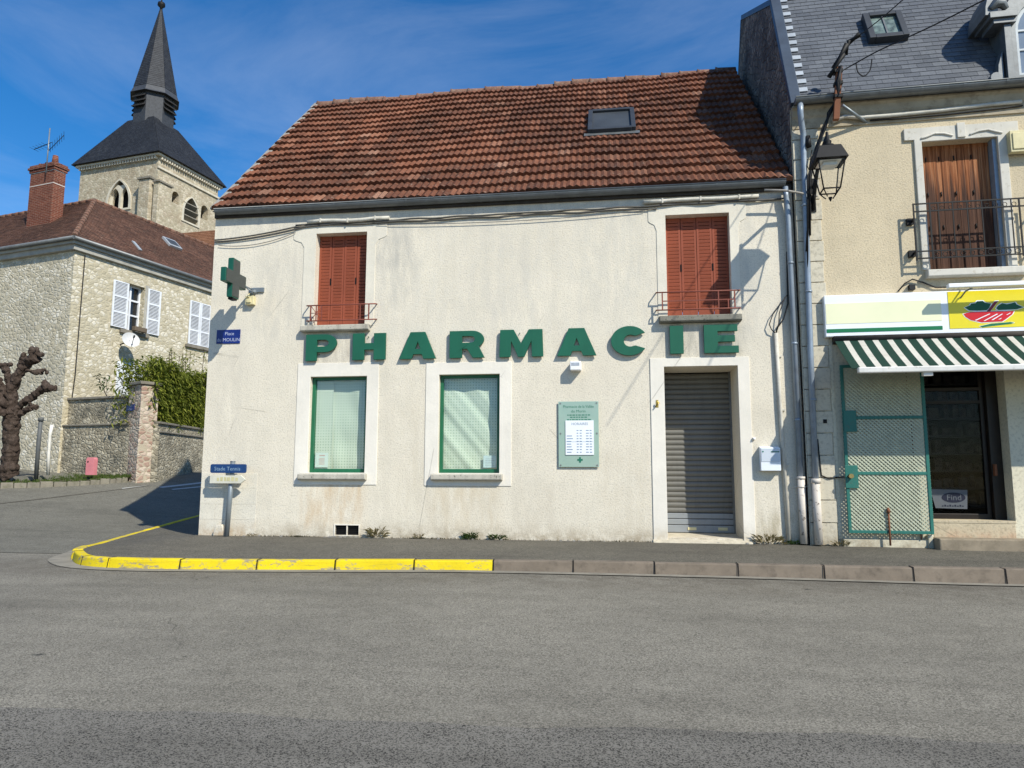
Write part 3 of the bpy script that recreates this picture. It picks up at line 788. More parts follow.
# window and door surrounds
def surround(name, poly, hole, y=-.012, mat='plaster'):
    mb = MB(); mb.shape([poly, hole], y, .004); return mb.build(name, K[mat], ph, bevel=.004)
surround('window_surround', rect(-5.365, -3.91, .87, 2.945), rect(*H['w1'][:4]))
surround('window_surround', rect(-3.085, -1.63, .86, 2.915), rect(*H['w2'][:4]))
d = H['door']
mb = MB(); mb.shape([[(.63, .0), (.63, 2.92), (2.18, 2.92), (2.18, .0), (2.0, 0), (2.0, 2.78), (.85, 2.78), (.85, 0)]], -.016, .004); mb.build('door_surround', K['plaster'], ph, bevel=.004)
def eared(a, b, c_, d_, x0, x1, z0, z1, e, eh):
    """flat surround with shoulder pieces at the top"""
    o = [(x0, z0), (x0, z1 - eh)] + arc(x0 - e, z1 - eh + .0, e, .16, 0, 90, 5)[1:] + [(x0 - e, z1)] + [(x1 + e, z1)] + list(reversed(arc(x1 + e, z1 - eh, e, .16, 90, 180, 5)))[:-1][::1]
    o = [(x0, z0), (x0, z1 - eh), (x0 - e * .25, z1 - eh + .09), (x0 - e * .8, z1 - eh + .13), (x0 - e, z1 - eh + .16), (x0 - e, z1), (x1 + e, z1), (x1 + e, z1 - eh + .16), (x1 + e * .8, z1 - eh + .13), (x1 + e * .25, z1 - eh + .09), (x1, z1 - eh), (x1, z0)]
    return [o, [(a, c_), (a, d_), (b, d_), (b, c_)]]
for hk, (x0, x1, z0, z1, e) in {'f1': (-5.34, -4.03, 3.60, 5.44, .20), 'f2': (.78, 2.09, 3.60, 5.48, .13)}.items():
    h = H[hk]; mb = MB(); mb.shape(eared(h[0], h[1], h[2] - .0, h[3], x0, x1, z0 - .01, z1, e, .42), -.010, .004); mb.build('window_surround', K['plaster_old'], ph, bevel=.003)
# sills
for (x0, x1, z0, z1, mat, pr) in ((-5.26, -4.07, .945, 1.06, 'sill', .11), (-2.96, -1.77, .945, 1.06, 'sill', .11), (-5.31, -4.08, 3.485, 3.605, 'sill', .12), (.79, 2.08, 3.485, 3.605, 'sill_moss', .13)):
    mb = MB(); mb.shape([[(-pr, z0 + .02), (-pr, z1 - .012), (.1, z1 + .012), (.1, z0), (-pr + .03, z0)]], x0, x1, 0, 'yz'); mb.build('sill', K[mat], ph, bevel=.012)
# ground floor windows: frame > glass, hung sheet behind
def m_sheet():
    n = NT('dotted_green_sheet'); x, y, z = n.sep()[:3]
    a = n.math('FRACT', n.math('MULTIPLY', x, 21.0)); b = n.math('FRACT', n.math('MULTIPLY', z, 21.0))
    da = n.math('POWER', n.math('SUBTRACT', a, .5), 2.0); db = n.math('POWER', n.math('SUBTRACT', b, .5), 2.0)
    dot = n.math('LESS_THAN', n.math('ADD', da, db), .055)
    base = n.mix(n.noise(2.0, 4), (.52, .55, .46), (.69, .71, .63))
    n.color(n.mix(n.math('MULTIPLY', dot, .6), base, (.19, .29, .19))); n.rough(.8, .1)
    return n.mat
K['sheet'] = m_sheet()
def shop_window(h, folds, overlap):
    x0, x1, z0, z1, dp = h
    y = dp
    mb = MB(); w = .055
    mb.box(x0, x0 + w, y - .03, y + .04, z0, z1); mb.box(x1 - w, x1, y - .03, y + .04, z0, z1)
    mb.box(x0 + w, x1 - w, y - .028, y + .04, z0, z0 + .065); mb.box(x0 + w, x1 - w, y - .028, y + .04, z1 - .05, z1)
    for xx in (x0 + .16, x1 - .2): mb.tube([(xx, y - .032, z0 + .03), (xx, y - .026, z0 + .03)], .012, 8)
    fr = mb.build('window', K['green_frame'], ph, bevel=.006)
    mb = MB(); mb.box(x0 + w, x1 - w, y + .004, y + .010, z0 + .065, z1 - .05); mb.build('pane', K['glass'], fr)
    mb = MB(); N = 44; Mz = 60; yb = y + .05
    def dep(s, t):
        q = 0
        for (sx, sz, ph_, am, dr) in folds: q += am * math.sin(sx * s + sz * t + ph_) ** dr
        return q
    vs = []
    for i in range(N + 1):
        for j in range(Mz + 1):
            s = i / N; t = j / Mz
            vs.append((x0 + w - .02 + (x1 - x0 - 2 * w + .04) * s, yb + .02 + dep(s, t), z0 + .04 + (z1 - z0 - .08) * t))
    mb.mesh(vs, [(i * (Mz + 1) + j, (i + 1) * (Mz + 1) + j, (i + 1) * (Mz + 1) + j + 1, i * (Mz + 1) + j + 1) for i in range(N) for j in range(Mz)], 0, True)
    if overlap:
        xx = x0 + .36
        mb.box(x0 + w, xx, yb - .012, yb - .010, z0 + .05, z1 - .06); mb.box(xx - .003, xx + .006, yb - .016, yb - .012, z0 + .06, z1 - .1)
    mb.build('hung_sheet', K['sheet'], fr, recalc=False)
    mb = MB(); mb.box(x0, x1, y + .16, y + .17, z0, z1); mb.build('dark_room_behind', K['gap'], fr)
    return fr
shop_window(H['w1'], [(11, 2, 0, .007, 1), (3, 16, 1, .006, 1), (19, 7, 2, .003, 1)], True)
shop_window(H['w2'], [(9, 13, 0, .009, 1), (17, 22, 1.4, .006, 1), (2, 5, 2, .008, 1), (30, 41, .5, .003, 1)], False)
# folding red shutters on the first floor
def shutters(h):
    x0, x1, z0, z1, dp = h; w = (x1 - x0) / 4
    for k in range(4):
        a, b = x0 + k * w + .004, x0 + (k + 1) * w - .004; mb = MB()
        y0 = dp - .035 + (.006 if k % 2 else 0)
        st = .034
        mb.box(a, a + st, y0, y0 + .03, z0 + .02, z1); mb.box(b - st, b, y0, y0 + .03, z0 + .02, z1)
        mb.box(a + st, b - st, y0 + .002, y0 + .03, z0 + .02, z0 + .12); mb.box(a + st, b - st, y0 + .002, y0 + .03, z1 - .08, z1)
        nl = 25; zz0, zz1 = z0 + .12, z1 - .08; sp = (zz1 - zz0) / nl
        for q in range(nl):
            zc = zz0 + sp * (q + .5)
            mb.obox(((a + b) / 2, y0 + .014, zc), ((b - a) / 2 - st, 0, 0), (0, .013, .010), (0, -.002, .013) if False else (0, -.004, sp * .36))
        mb.box(a + st, b - st, y0 + .028, y0 + .032, z0 + .1, z1 - .05, 1)
        if k in (0, 2): mb.box(b - .012, b + .012, y0 - .008, y0, (z0 + z1) / 2 - .07, (z0 + z1) / 2 + .05, 1)
        mb.build('shutter', [K['shutter_red'], K['gap']], ph)
shutters(H['f1']); shutters(H['f2'])
# little red rails before the first floor windows
def rail(x0, x1, z0, z1, side, y=-.15):
    mb = MB(); r = .012
    for z in (z0, z1):
        mb.tube([(x0, .0, z + .03), (x0, y + .04, z + .01), (x0 + .03, y, z), (x1 - .03, y, z), (x1, y + .04, z + .01), (x1, .0, z + .03)], r, 6)
    for x in (x0 + .09, x1 - .09): mb.box(x - .01, x + .01, y - .008, y + .008, z0, z1)
    zm = (z0 + z1) / 2
    if side == 'l':
        for x in (x0 + .19, x0 + .29): mb.box(x - .008, x + .008, y - .007, y + .007, z0, z1)
        mb.tube([(x0 + .09, y, z1), (x0 + .19, y, zm), (x0 + .09, y, z0)], .007, 5); mb.tube([(x0 + .29, y, z1), (x0 + .19, y, zm), (x0 + .29, y, z0)], .007, 5)
        mb.tube([(x0 + .09, y, zm), (x0 + .29, y, zm)], .007, 5)
        mb.box(x1 - .25, x1 - .235, y - .007, y + .007, z0, z1)
    else:
        for x in (x1 - .19, x1 - .34): mb.box(x - .009, x + .009, y - .007, y + .007, z0, z1 if x < x1 - .3 else zm)
        mb.box(x0 + .09, x1 - .09, y - .006, y + .006, zm - .008, zm + .008)
    mb.build('window_rail', K['rail_red'], ph)
rail(-5.2, -3.98, 3.66, 3.93, 'l'); rail(.75, 2.06, 3.68, 3.97, 'r')
# roller shutter in the doorway
x0, x1, z0, z1, dp = d
mb = MB(); ns = 27; sp = (z1 - .02 - .42) / ns
for k in range(ns):
    zc = .42 + sp * (k + .5)
    pf = [(dp - .02 + .016 * (1 - math.cos(math.pi * (t - .5) * 2 * .5)) * 1.0, zc + sp * .47 * (t - .5) * 2) for t in lin(0, 1, 5)]
    jy = random.uniform(-.002, .002)
    for p, q in zip(pf, pf[1:]):
        mb.face([(x0, p[0] + jy, p[1]), (x1, p[0] + jy, p[1]), (x1, q[0] + jy, q[1]), (x0, q[0] + jy, q[1])], 0, None, True)
mb.face([(x0, dp, .05), (x1, dp, .05), (x1, dp, z1), (x0, dp, z1)], 1)
rs = mb.build('roller_shutter', [K['roller'], K['gap']], ph, recalc=False)
mb = MB()
for za, zb, yy in ((.10, .22, dp - .045), (.228, .32, dp - .04), (.328, .415, dp - .036)): mb.box(x0, x1, yy, dp, za, zb)
mb.build('bottom_bar', K['roller_low'], rs, bevel=.01)
for la, lb_ in ((x0 + .38, x0 + .52), (x1 - .28, x1 - .13)): mb = MB(); mb.box(la, lb_, dp - .055, dp - .045, .14, .188); mb.build('shutter_lock', K['cream_plastic'], rs, bevel=.004)
for sx in (x0, x1 - .03): mb = MB(); mb.box(sx, sx + .03, dp - .06, dp - .01, .07, z1); mb.build('guide_rail', K['zinc'], rs)
mb = MB(); mb.shape([[(-.10, -.05), (-.10, .012), (.02, .055), (.78, .095), (.78, -.05)]], .62, 2.12, 0, 'yz'); mb.build('doorstep', K['stone_step'], ph, bevel=.008)
# air brick and smooth painted corner blocks
mb = MB(); a, b, c_, e_, _ = H['vent']
mb.box(a - .02, b + .02, -.012, .01, c_ - .02, c_); mb.box(a - .02, b + .02, -.012, .01, e_, e_ + .02); mb.box(a - .02, a, -.012, .01, c_, e_); mb.box(b, b + .02, -.012, .01, c_, e_)
mb.box((a + b) / 2 - .008, (a + b) / 2 + .008, -.008, .02, c_, e_); mb.box(a, b, .05, .055, c_, e_, 1)
for k in range(5): mb.box(a, b, .02, .03, c_ + .02 + k * .03, c_ + .03 + k * .03, 1)
mb.build('air_vent', [K['plaster'], K['gap']], ph)
mb = MB(); zz = [0.0, .27, .53, .80, 1.06]
for k in range(4):
    xs_ = [XL + .001, -6.62 - (.15 if k % 2 else 0), -6.02]
    for p, q in zip(xs_, xs_[1:]): mb.box(p + .0015, q - .0015, -.004, .004, zz[k] + .0015 - (.1 if k == 0 else 0), zz[k + 1] - .0015)
mb.build('corner_blocks', K['plinth'], ph, bevel=.002)
# rain pipe of the pharmacy, electric conduit
mb = MB()
mb.tube([(2.83, -.10, 5.66), (2.835, -.10, 5.5), (2.85, -.09, 5.38), (2.855, -.085, 5.1), (2.862, -.085, .98)], .042, 10)
for z in (4.4, 3.1, 1.9): mb.tube([(2.86, -.085, z - .015), (2.86, -.085, z + .015)], .050, 10)
dpipe = mb.build('downpipe', K['zinc_blue'], ph)
mb = MB(); mb.tube([(2.866, -.09, 1.0), (2.868, -.09, .02)], .056, 12); mb.tube([(2.866, -.09, .99), (2.866, -.09, 1.03)], .064, 12); mb.tube([(2.868, -.09, .86), (2.868, -.09, .885)], .061, 12); mb.box(2.78, 3.02, -.05, -.03, .865, .885)
mb.build('cast_iron_foot', K['castiron'], dpipe)
mb = MB(); mb.tube([(2.60, -.04, 3.28), (2.615, -.04, 2.2), (2.66, -.04, .0)], .030, 10)
for z in (2.9, 2.05, 1.2): mb.box(2.585 + (2.9 - z) * .02, 2.675 + (2.9 - z) * .02, -.03, 0, z, z + .03)
cnd = mb.build('cable_conduit', K['conduit'], ph)
mb = MB()
mb.tube([(2.60, -.04, 3.27), (2.62, -.05, 3.36), (2.72, -.06, 3.5), (2.80, -.05, 3.75), (2.82, -.05, 4.6)], .012, 6)
mb.tube([(2.60, -.04, 3.27), (2.53, -.06, 3.34), (2.50, -.06, 3.42), (2.56, -.06, 3.58), (2.68, -.07, 3.74), (2.8, -.06, 3.9)], .008, 6)
mb.tube([(2.60, -.04, 3.27), (2.64, -.07, 3.4), (2.66, -.06, 3.6), (2.76, -.06, 3.86)], .008, 6)
mb.build('wire_tails', K['cable'], cnd)

# cables stapled under the eaves
mb = MB()
def sag(p, q, dz, n=10): return [Vector(p).lerp(Vector(q), t) + Vector((0, 0, -dz * 4 * t * (1 - t))) for t in lin(0, 1, n)]
zl = lambda x: 5.36 + (x + 7.0) * .006
mb.tube(sag((-7.03, -.03, 5.22), (-5.5, -.03, 5.40), .03), .014, 6)
mb.tube(sag((-7.03, -.03, 5.19), (-5.2, -.03, 5.42), .05), .010, 6)
mb.tube(sag((-6.95, -.03, 5.12), (-5.5, -.03, 5.30), .10), .006, 5)
mb.tube([(x, -.03 - .01 * math.sin(x * 9), 5.425 + .006 * math.sin(x * 7) + (x + 5.5) * .008) for x in lin(-5.5, 2.9, 60)], .016, 6)
mb.tube([(x, -.03, 5.395 + .01 * math.sin(x * 5 + 1) + (x + 5.5) * .006) for x in lin(-5.5, .8, 50)], .011, 6)
mb.tube(sag((-4.0, -.035, 5.38), (.6, -.035, 5.40), .07), .006, 5)
props(mb.build('eave_cables', simple('dusty_cable', (.10, .095, .085), .8), base=(-2, 0, 5.4)), 'thin dark cables stapled along the pharmacy wall just under its gutter', 'cable')
def pipe_run(pts, lab):
    mb = MB(); mb.tube(pts, .034, 10)
    for p in pts[1::2]: mb.box(p[0] - .012, p[0] + .012, p[1] - .037, 0, p[2] - .038, p[2] + .038)
    props(mb.build('cable_duct', K['conduit'], base=pts[0]), lab, 'cable duct', 'pale cable ducts under the eaves')
pipe_run([(x, -.045, 5.47 + .012 * math.sin(x * 6)) for x in lin(-5.28, -3.78, 6)], 'pale cable duct above the upper left shutters of the pharmacy')
pipe_run([(x, -.045, 5.545 + .006 * math.sin(x * 6)) for x in lin(.58, 2.42, 6)], 'pale cable duct above the upper right shutters of the pharmacy')

# ------------------------------------------------------------------ PHARMACIE letters
LH = .46; LZ = 2.978
def scale(pl, x0, w): return [[(x0 + a * w, LZ + b * LH) for a, b in p] for p in pl]
def L_P():
    o = [(0, 0), (0, 1)] + [(.62, 1)] + arc(.62, .66, .38, .34, 90, -90, 14)[1:] + [(.36, .32), (.36, 0)]
    h = [(.36, .54), (.36, .79)] + arc(.60, .665, .14, .125, 90, -90, 8)
    return [o, h]
def L_H(): return [[(0, 0), (0, 1), (.36, 1), (.36, .63), (.64, .63), (.64, 1), (1, 1), (1, 0), (.64, 0), (.64, .38), (.36, .38), (.36, 0)]]
def L_A(): return [[(0, 0), (.30, 1), (.70, 1), (1, 0), (.66, 0), (.61, .17), (.385, .17), (.335, 0)], [(.43, .37), (.50, .64), (.57, .37)]]
def L_R():
    o = [(0, 0), (0, 1), (.64, 1)] + arc(.64, .68, .34, .32, 90, -55, 12)[1:] + [(1.0, 0), (.66, 0), (.50, .33), (.36, .33), (.36, 0)]
    h = [(.36, .56), (.36, .80)] + arc(.60, .68, .12, .12, 90, -90, 8)
    return [o, h]
def L_M(): return [[(0, 0), (.02, 1), (.33, 1), (.5, .50), (.67, 1), (.98, 1), (1, 0), (.74, 0), (.73, .58), (.57, .0), (.43, .0), (.27, .58), (.26, 0)]]
def L_C():
    o = arc(.50, .5, .50, .53, 32, 328, 28); i = arc(.52, .5, .17, .21, 318, 42, 20)
    return [o + [(.66, .33)] + i[3:-3] + [(.66, .67)]]
def L_I(): return [[(0, 0), (0, 1), (1, 1), (1, 0)]]
def L_E(): return [[(0, 0), (0, 1), (.98, 1), (.98, .76), (.40, .76), (.40, .62), (.90, .62), (.90, .39), (.40, .39), (.40, .25), (1, .25), (1, 0)]]
sg = thing('shop_sign', 'large green capital letters spelling the word pharmacie in a row across the pharmacy wall', 'shop sign', F0, (-1.6, -.05, LZ))
for ch_, fn, x0, x1 in (('P', L_P, -5.21, -4.655), ('H', L_H, -4.37, -3.785), ('A', L_A, -3.545, -2.905), ('R', L_R, -2.675, -2.075), ('M', L_M, -1.83, -1.095), ('A', L_A, -.87, -.225), ('C', L_C, .01, .605), ('I', L_I, .95, 1.165), ('E', L_E, 1.485, 2.02)):
    mb = MB(); mb.shape(scale(fn(), x0, x1 - x0), -.070, -.03, 0, 'xz', 1)
    for (a, b) in (((x0 + x1) / 2 - .05, LZ + LH * .25), ((x0 + x1) / 2 - .03, LZ + LH * .88)): mb.tube([(a, -.032, b), (a, .0, b)], .008, 6, 1)
    o = mb.build('letter', [K['letter'], K['letter_side']], sg, bevel=.004)
    o['label'] = 'green letter ' + ch_

# ------------------------------------------------------------------ pharmacy cross on its arm
cx, cy, cz, hs, tw = -6.27, -.66, 4.305, .335, .115
cr = thing('pharmacy_cross', 'green cased cross sign with a dark unlit face on an arm by the corner', 'cross sign', F0, (cx, 0, cz))
mb = MB(); w3 = tw
cp = [(-hs, -w3), (-hs, w3), (-w3, w3), (-w3, hs), (w3, hs), (w3, w3), (hs, w3), (hs, -w3), (w3, -w3), (w3, -hs), (-w3, -hs), (-w3, -w3)]
mb.shape([[(cy + a, cz + b) for a, b in cp]], cx - .045, cx + .045, 0, 'yz'); mb.build('casing', K['cross_green'], cr, bevel=.006)
mb = MB(); f_ = .93
for s_ in (-1, 1):
    mb.shape([[(cy + a * f_, cz + b * f_) for a, b in cp]], cx + s_ * .045, cx + s_ * .051, 0, 'yz')
mb.build('led_face', K['led_panel'], cr)
mb = MB(); mb.tube([(cx, cy + hs, cz - .03), (cx, -.06, cz - .03)], .022, 8); mb.tube([(cx + .02, cy + hs + .1, cz - .06), (cx + .1, -.05, cz - .1)], .012, 6)
mb.box(cx - .05, cx + .22, -.03, 0, cz - .07, cz + .01); mb.tube([(cx + .02, -.09, cz - .12), (cx + .06, -.02, cz - .05)], .035, 8)
mb.build('bracket', K['galv'], cr)
mb = MB(); mb.box(cx - .045, cx + .045, cy - .07, cy + .06, cz - hs - .03, cz - hs); mb.build('end_cap', K['iron_black'], cr)
jb = MB(); jb.box(-6.36, -6.20, -.09, 0, 4.0, 4.16); jb.tube([(-6.3, -.1, 4.12), (-6.3, -.04, 4.2)], .03, 8); jb.box(-6.33, -6.24, -.11, -.09, 4.03, 4.1)
props(jb.build('junction_box', K['cream_plastic'], base=(-6.28, 0, 4.0), bevel=.012), 'small yellowed plastic box on the wall beside the cross sign arm', 'electrical box')
# street name plate on the wall
sp_ = thing('street_sign', 'blue enamel street name plate on the pharmacy corner below the cross sign', 'street sign', F0, (-6.68, 0, 3.32))
mb = MB(); mb.box(-6.905, -6.46, -.014, 0, 3.325, 3.575); mb.build('plate', K['blue_plate'], sp_, bevel=.004)
mb = MB(); mb.text('Place', -6.66, 3.475, .085, -.0155); mb.text('du MOULIN', -6.675, 3.365, .085, -.0155); mb.build('lettering', K['plate_text'], sp_)
# direction sign post at the corner
py_ = -.13
SX, SZ = .055, .03
dp_ = thing('direction_sign', 'grey post leaning against the corner with a faded blue plate over a white arrow plate', 'road sign', F0, (-6.5, py_, 0))
mb = MB(); mb.tube([(-6.46, py_, 0.0), (-6.412, py_, 1.25)], .042, 12); mb.tube([(-6.412, py_, 1.25), (-6.412, py_, 1.265)], .044, 12); mb.build('post', K['galv'], dp_)
mb = MB(); q = []
for ang, (a, b) in ((180, (-6.815, 1.095)), (90, (-6.815, 1.155)), (0, (-6.20, 1.155)), (-90, (-6.20, 1.095))): pass
q = arc(-6.80, 1.15, .03, .03, 180, 90, 4) + arc(-6.215, 1.15, .03, .03, 90, 0, 4) + arc(-6.215, 1.06, .03, .03, 0, -90, 4) + arc(-6.80, 1.06, .03, .03, 270, 180, 4)
mb.shape([q], py_ - .075, py_ - .045); mb.v = [v + Vector((SX, 0, SZ)) for v in mb.v]; pl = mb.build('blue_plate', K['blue_plate_worn'], dp_, bevel=.004)
mb = MB(); mb.text('Stade Tennis', -6.52, 1.072, .092, py_ - .0765); mb.v = [v + Vector((SX, 0, SZ)) for v in mb.v]; mb.build('lettering', K['worn_text'], pl)
mb = MB(); mb.shape([[(-6.83, .865), (-6.83, 1.0), (-6.27, 1.0), (-6.18, .93), (-6.27, .865)]], py_ - .075, py_ - .045); mb.v = [v + Vector((SX, 0, SZ - .01)) for v in mb.v]; ap = mb.build('arrow_plate', K['arrow_plate'], dp_, bevel=.004)
mb = MB()
for a, b in ((-6.70, -6.66), (-6.64, -6.59), (-6.57, -6.53), (-6.52, -6.46), (-6.44, -6.39), (-6.37, -6.32)): mb.box(a, b, py_ - .0765, py_ - .074, .905, .905 + random.uniform(.05, .07))
mb.v = [v + Vector((SX, 0, SZ - .01)) for v in mb.v]; mb.build('faded_marks', K['arrow_text'], ap)
for bx_ in ((-6.52, -6.40, py_ - .06, py_ + .045, 1.085, 1.105), (-6.52, -6.40, py_ - .06, py_ + .045, 1.003, 1.02), (-6.87, -6.80, py_ - .06, py_ - .03, .9, .98)): mb = MB(); mb.box(*bx_); mb.v = [v + Vector((SX, 0, SZ)) for v in mb.v]; mb.build('clamp', K['galv'], dp_)
# opening hours board
bd = thing('notice_board', 'pale green acrylic board with an opening hours sheet and a small green cross', 'notice board', F0, (-.53, 0, 1.17))
mb = MB(); mb.box(-.855, -.205, -.035, -.025, 1.17, 2.23); mb.build('panel', K['board'], bd, bevel=.003)
mb = MB(); mb.text('Pharmacie de la Vallée', -.53, 2.125, .064, -.0365, 0, sx=.86); mb.text('du Morin', -.53, 2.05, .064, -.0365, 0)
for z, w_ in ((2.0, .36), (1.965, .27), (1.925, .37)):
    x = -.53 - w_ / 2
    while x < -.53 + w_ / 2:
        l_ = random.uniform(.02, .05); mb.box(x, x + l_, -.0365, -.035, z, z + .016); x += l_ + .012
mb.build('lettering', K['board_text'], bd)
mb = MB(); c3 = [(a * .13, b * .13) for a, b in cp]; mb.shape([[(-.51 + a, 1.285 + b) for a, b in c3]], -.0375, -.035); mb.build('small_cross', K['board_text'], bd)
mb = MB()
for a in (-.82, -.235):
    for b in (1.2, 1.71, 2.2): mb.tube([(a, -.04, b), (a, 0, b)], .014, 8)
mb.build('fixing_screws', K['metal_screw'], bd)
hs_ = thing('hours_sheet', 'white opening hours sheet printed in blue and fixed on the pale green board', 'paper notice', F0, (-.51, -.036, 1.36))
mb = MB(); mb.box(-.74, -.285, -.048, -.040, 1.365, 1.92); mb.build('sheet', K['paper'], hs_)
mb = MB(); mb.text('HORAIRES', -.51, 1.845, .058, -.0495, 0)
for r_, z in enumerate(lin(1.75, 1.40, 8)):
    for a, w_ in ((-.72, .10), (-.56, .035), (-.51, .04), (-.41, .05), (-.35, .04)):
        if r_ < 2 and a < -.6: continue
        mb.box(a, a + w_ * random.uniform(.7, 1), -.0495, -.048, z, z + .014)
mb.box(-.73, -.295, -.0492, -.048, 1.572, 1.577); mb.build('printing', simple('blue_grey_print', (.22, .30, .42), .6), hs_)
# alarm box, letterbox, little bell, brass plate hook
al = thing('alarm_box', 'small white alarm box on the wall under the second letter A', 'alarm box', F0, (-.565, 0, 2.72))
mb = MB(); mb.box(-.655, -.475, -.17, 0, 2.725, 2.875); mb.build('housing', K['white_plastic'], al, bevel=.015)
mb = MB(); mb.box(-.63, -.50, -.174, -.17, 2.80, 2.85); mb.build('lens', K['paper_print'], al, bevel=.01)
lb = thing('letterbox', 'white wall mounted letterbox between the doorway and the conduit pipe', 'letterbox', F0, (2.42, 0, 1.11))
mb = MB(); mb.shape([[(-.13, 1.115), (-.13, 1.47), (0, 1.495), (0, 1.115)]], 2.275, 2.57, 0, 'yz'); mb.build('body', K['letterbox'], lb, bevel=.008)
mb = MB(); mb.box(2.285, 2.56, -.136, -.13, 1.255, 1.46); ld = mb.build('door', simple('letterbox_door', (.55, .60, .66), .3, .05, 4, 0, 60, .6), lb, bevel=.003)
mb = MB(); mb.box(2.43, 2.555, -.139, -.136, 1.40, 1.415); mb.tube([(2.31, -.14, 1.41), (2.31, -.136, 1.41)], .012, 8); mb.build('slot', K['board_text'], ld)
bl = MB(); bl.box(2.185, 2.225, -.05, 0, 1.60, 1.635); bl.tube([(2.2, -.06, 1.617), (2.2, -.05, 1.617)], .012, 8)
props(bl.build('door_bell', K['white_plastic'], base=(2.2, 0, 1.6), bevel=.004), 'tiny white door bell box at the right of the pharmacy door surround', 'door bell')
hk = MB(); hk.tube([(.73, -.01, 2.17), (.73, -.06, 2.17), (.735, -.07, 2.22)], .012, 6); hk.tube([(.70, -.05, 2.13), (.76, -.05, 2.2)], .012, 6); hk.box(.71, .75, -.02, -.012, 2.12, 2.24)
props(hk.build('shutter_hook', simple('brass_hook', (.45, .33, .08), .4, .2, 20, 0, 60, .5, .6), base=(.73, 0, 2.17)), 'small brass hook on the left side of the pharmacy door surround', 'hook')
# paper notices in the windows
nt = thing('paper_notice', 'small square paper notice in the bottom left of the left shop window', 'paper notice', F0, (-4.93, .17, 1.2))
mb = MB(); mb.box(-5.055, -4.82, .138, .140, 1.16, 1.41); mb.build('sheet', simple('notice_paper', (.62, .68, .66), .6, .05, 5), nt)
mb = MB(); mb.box(-4.98, -4.88, .1365, .138, 1.355, 1.37)
for k in range(6): mb.box(-4.99 + .008 * (k % 2), -4.885, .1365, .138, 1.21 + k * .02, 1.217 + k * .02)
mb.build('printing', K['print_red'], nt)
nt = thing('paper_notice', 'bluish paper slip in the bottom right of the right shop window', 'paper notice', F0, (-2.0, .17, 1.2))
mb = MB(); mb.box(-2.12, -1.90, .138, .140, 1.16, 1.36); mb.build('sheet', simple('notice_paper_blue', (.56, .66, .70), .5, .06, 5), nt)
mb = MB()
for k in range(5): mb.box(-2.09, -1.93 - .02 * (k % 3), .1365, .138, 1.19 + k * .028, 1.197 + k * .028)
mb.build('printing', K['paper_print'], nt)

# ================================================================== THE SHOP HOUSE ON THE RIGHT
FR = Frame((2.95, -.12, 0), R(-2))
sh = thing('shop_house', 'ochre plastered house with slate mansard roof, stone quoins and a greengrocer shop below', 'building', FR)
UE = 6.5
WN = (1.93, 3.01, 4.18, 6.24, .24); DO = (1.72, 2.84, .38, 2.95, .45)
mb = MB(); wall(mb, 0, UE, 3.19, 6.95, [WN])
mb.face([(WN[0], .24, WN[2]), (WN[1], .24, WN[2]), (WN[1], .24, WN[3]), (WN[0], .24, WN[3])])
mb.face([(UE, 0, -.3), (UE, 6, -.3), (UE, 6, 7), (UE, 0, 7)])
mb.build('wall', K['ochre'], sh, recalc=False)
mb = MB(); wall(mb, 0, UE, -.3, 3.19, [DO]); mb.build('shopfront_wall', K['cream_wall'], sh, recalc=False)
mb = MB()
GB = [(0, -.3), (0, 6.99), (1.22, 9.62), (4.5, 11.5), (5.9, 9.6), (6.0, -.3)]
mb.shape([GB], .012, .30, 0, 'yz'); mb.build('gable_wall', K['gable'], sh)
mb = MB()
for (a, b) in ((GB[1], GB[2]), (GB[2], GB[3]), (GB[3], GB[4])):
    p = Vector((0.085, a[0], a[1])); q = Vector((0.085, b[0], b[1])); dd = (q - p) / 2; nn = Vector((0, -dd.z, dd.y)).normalized()
    mb.obox((p + q) / 2 + nn * .06, (.085, 0, 0), dd * 1.01, nn * .05)
mb.build('zinc_coping', simple('dark_blue_zinc', (.045, .062, .088), .45, .2, 4, 0, 60, .5, .2), sh, bevel=.01)
# slate mansard
mb = MB()
EA, EB, RB_, RA = (.17, -.06, 7.02), (UE, -.06, 7.02), (UE, 1.22, 9.68), (.17, 1.22, 9.68)
mb.face([(EA[0], EA[1] + .02, EA[2] - .02), (EB[0], EB[1] + .02, EB[2] - .02), (RB_[0], RB_[1] + .02, RB_[2]), (RA[0], RA[1] + .02, RA[2])], 1)
tiles(mb, EA, EB, RB_, RA, 27, 27, amp=0, thick=.008, seg=1, bumps=1, half=True, gap=.018, jit=.0015)
mb.face([(.22, 1.2, 9.70), (UE, 1.2, 9.70), (UE, 4.5, 11.55), (.22, 4.5, 11.55)], 1); mb.face([(UE, 4.5, 11.55), (.22, 4.5, 11.55), (.22, 5.9, 9.6), (UE, 5.9, 9.6)], 1)
sroof = mb.build('roof', [K['slate'], K['under']], sh, recalc=False)
sl = Vector((0, 1.28, 2.66)).normalized(); nl_ = Vector((0, -2.66, 1.28)).normalized()
for k in range(14):
    mb = MB(); p = Vector((.235, -.06, 7.02)) + sl * (.10 + k * .2187); mb.obox(p + nl_ * .022, (.06 + .008 * (k % 3), 0, 0), sl * .05, nl_ * .006)
    mb.build('zinc_step', K['zinc_light'], sroof)
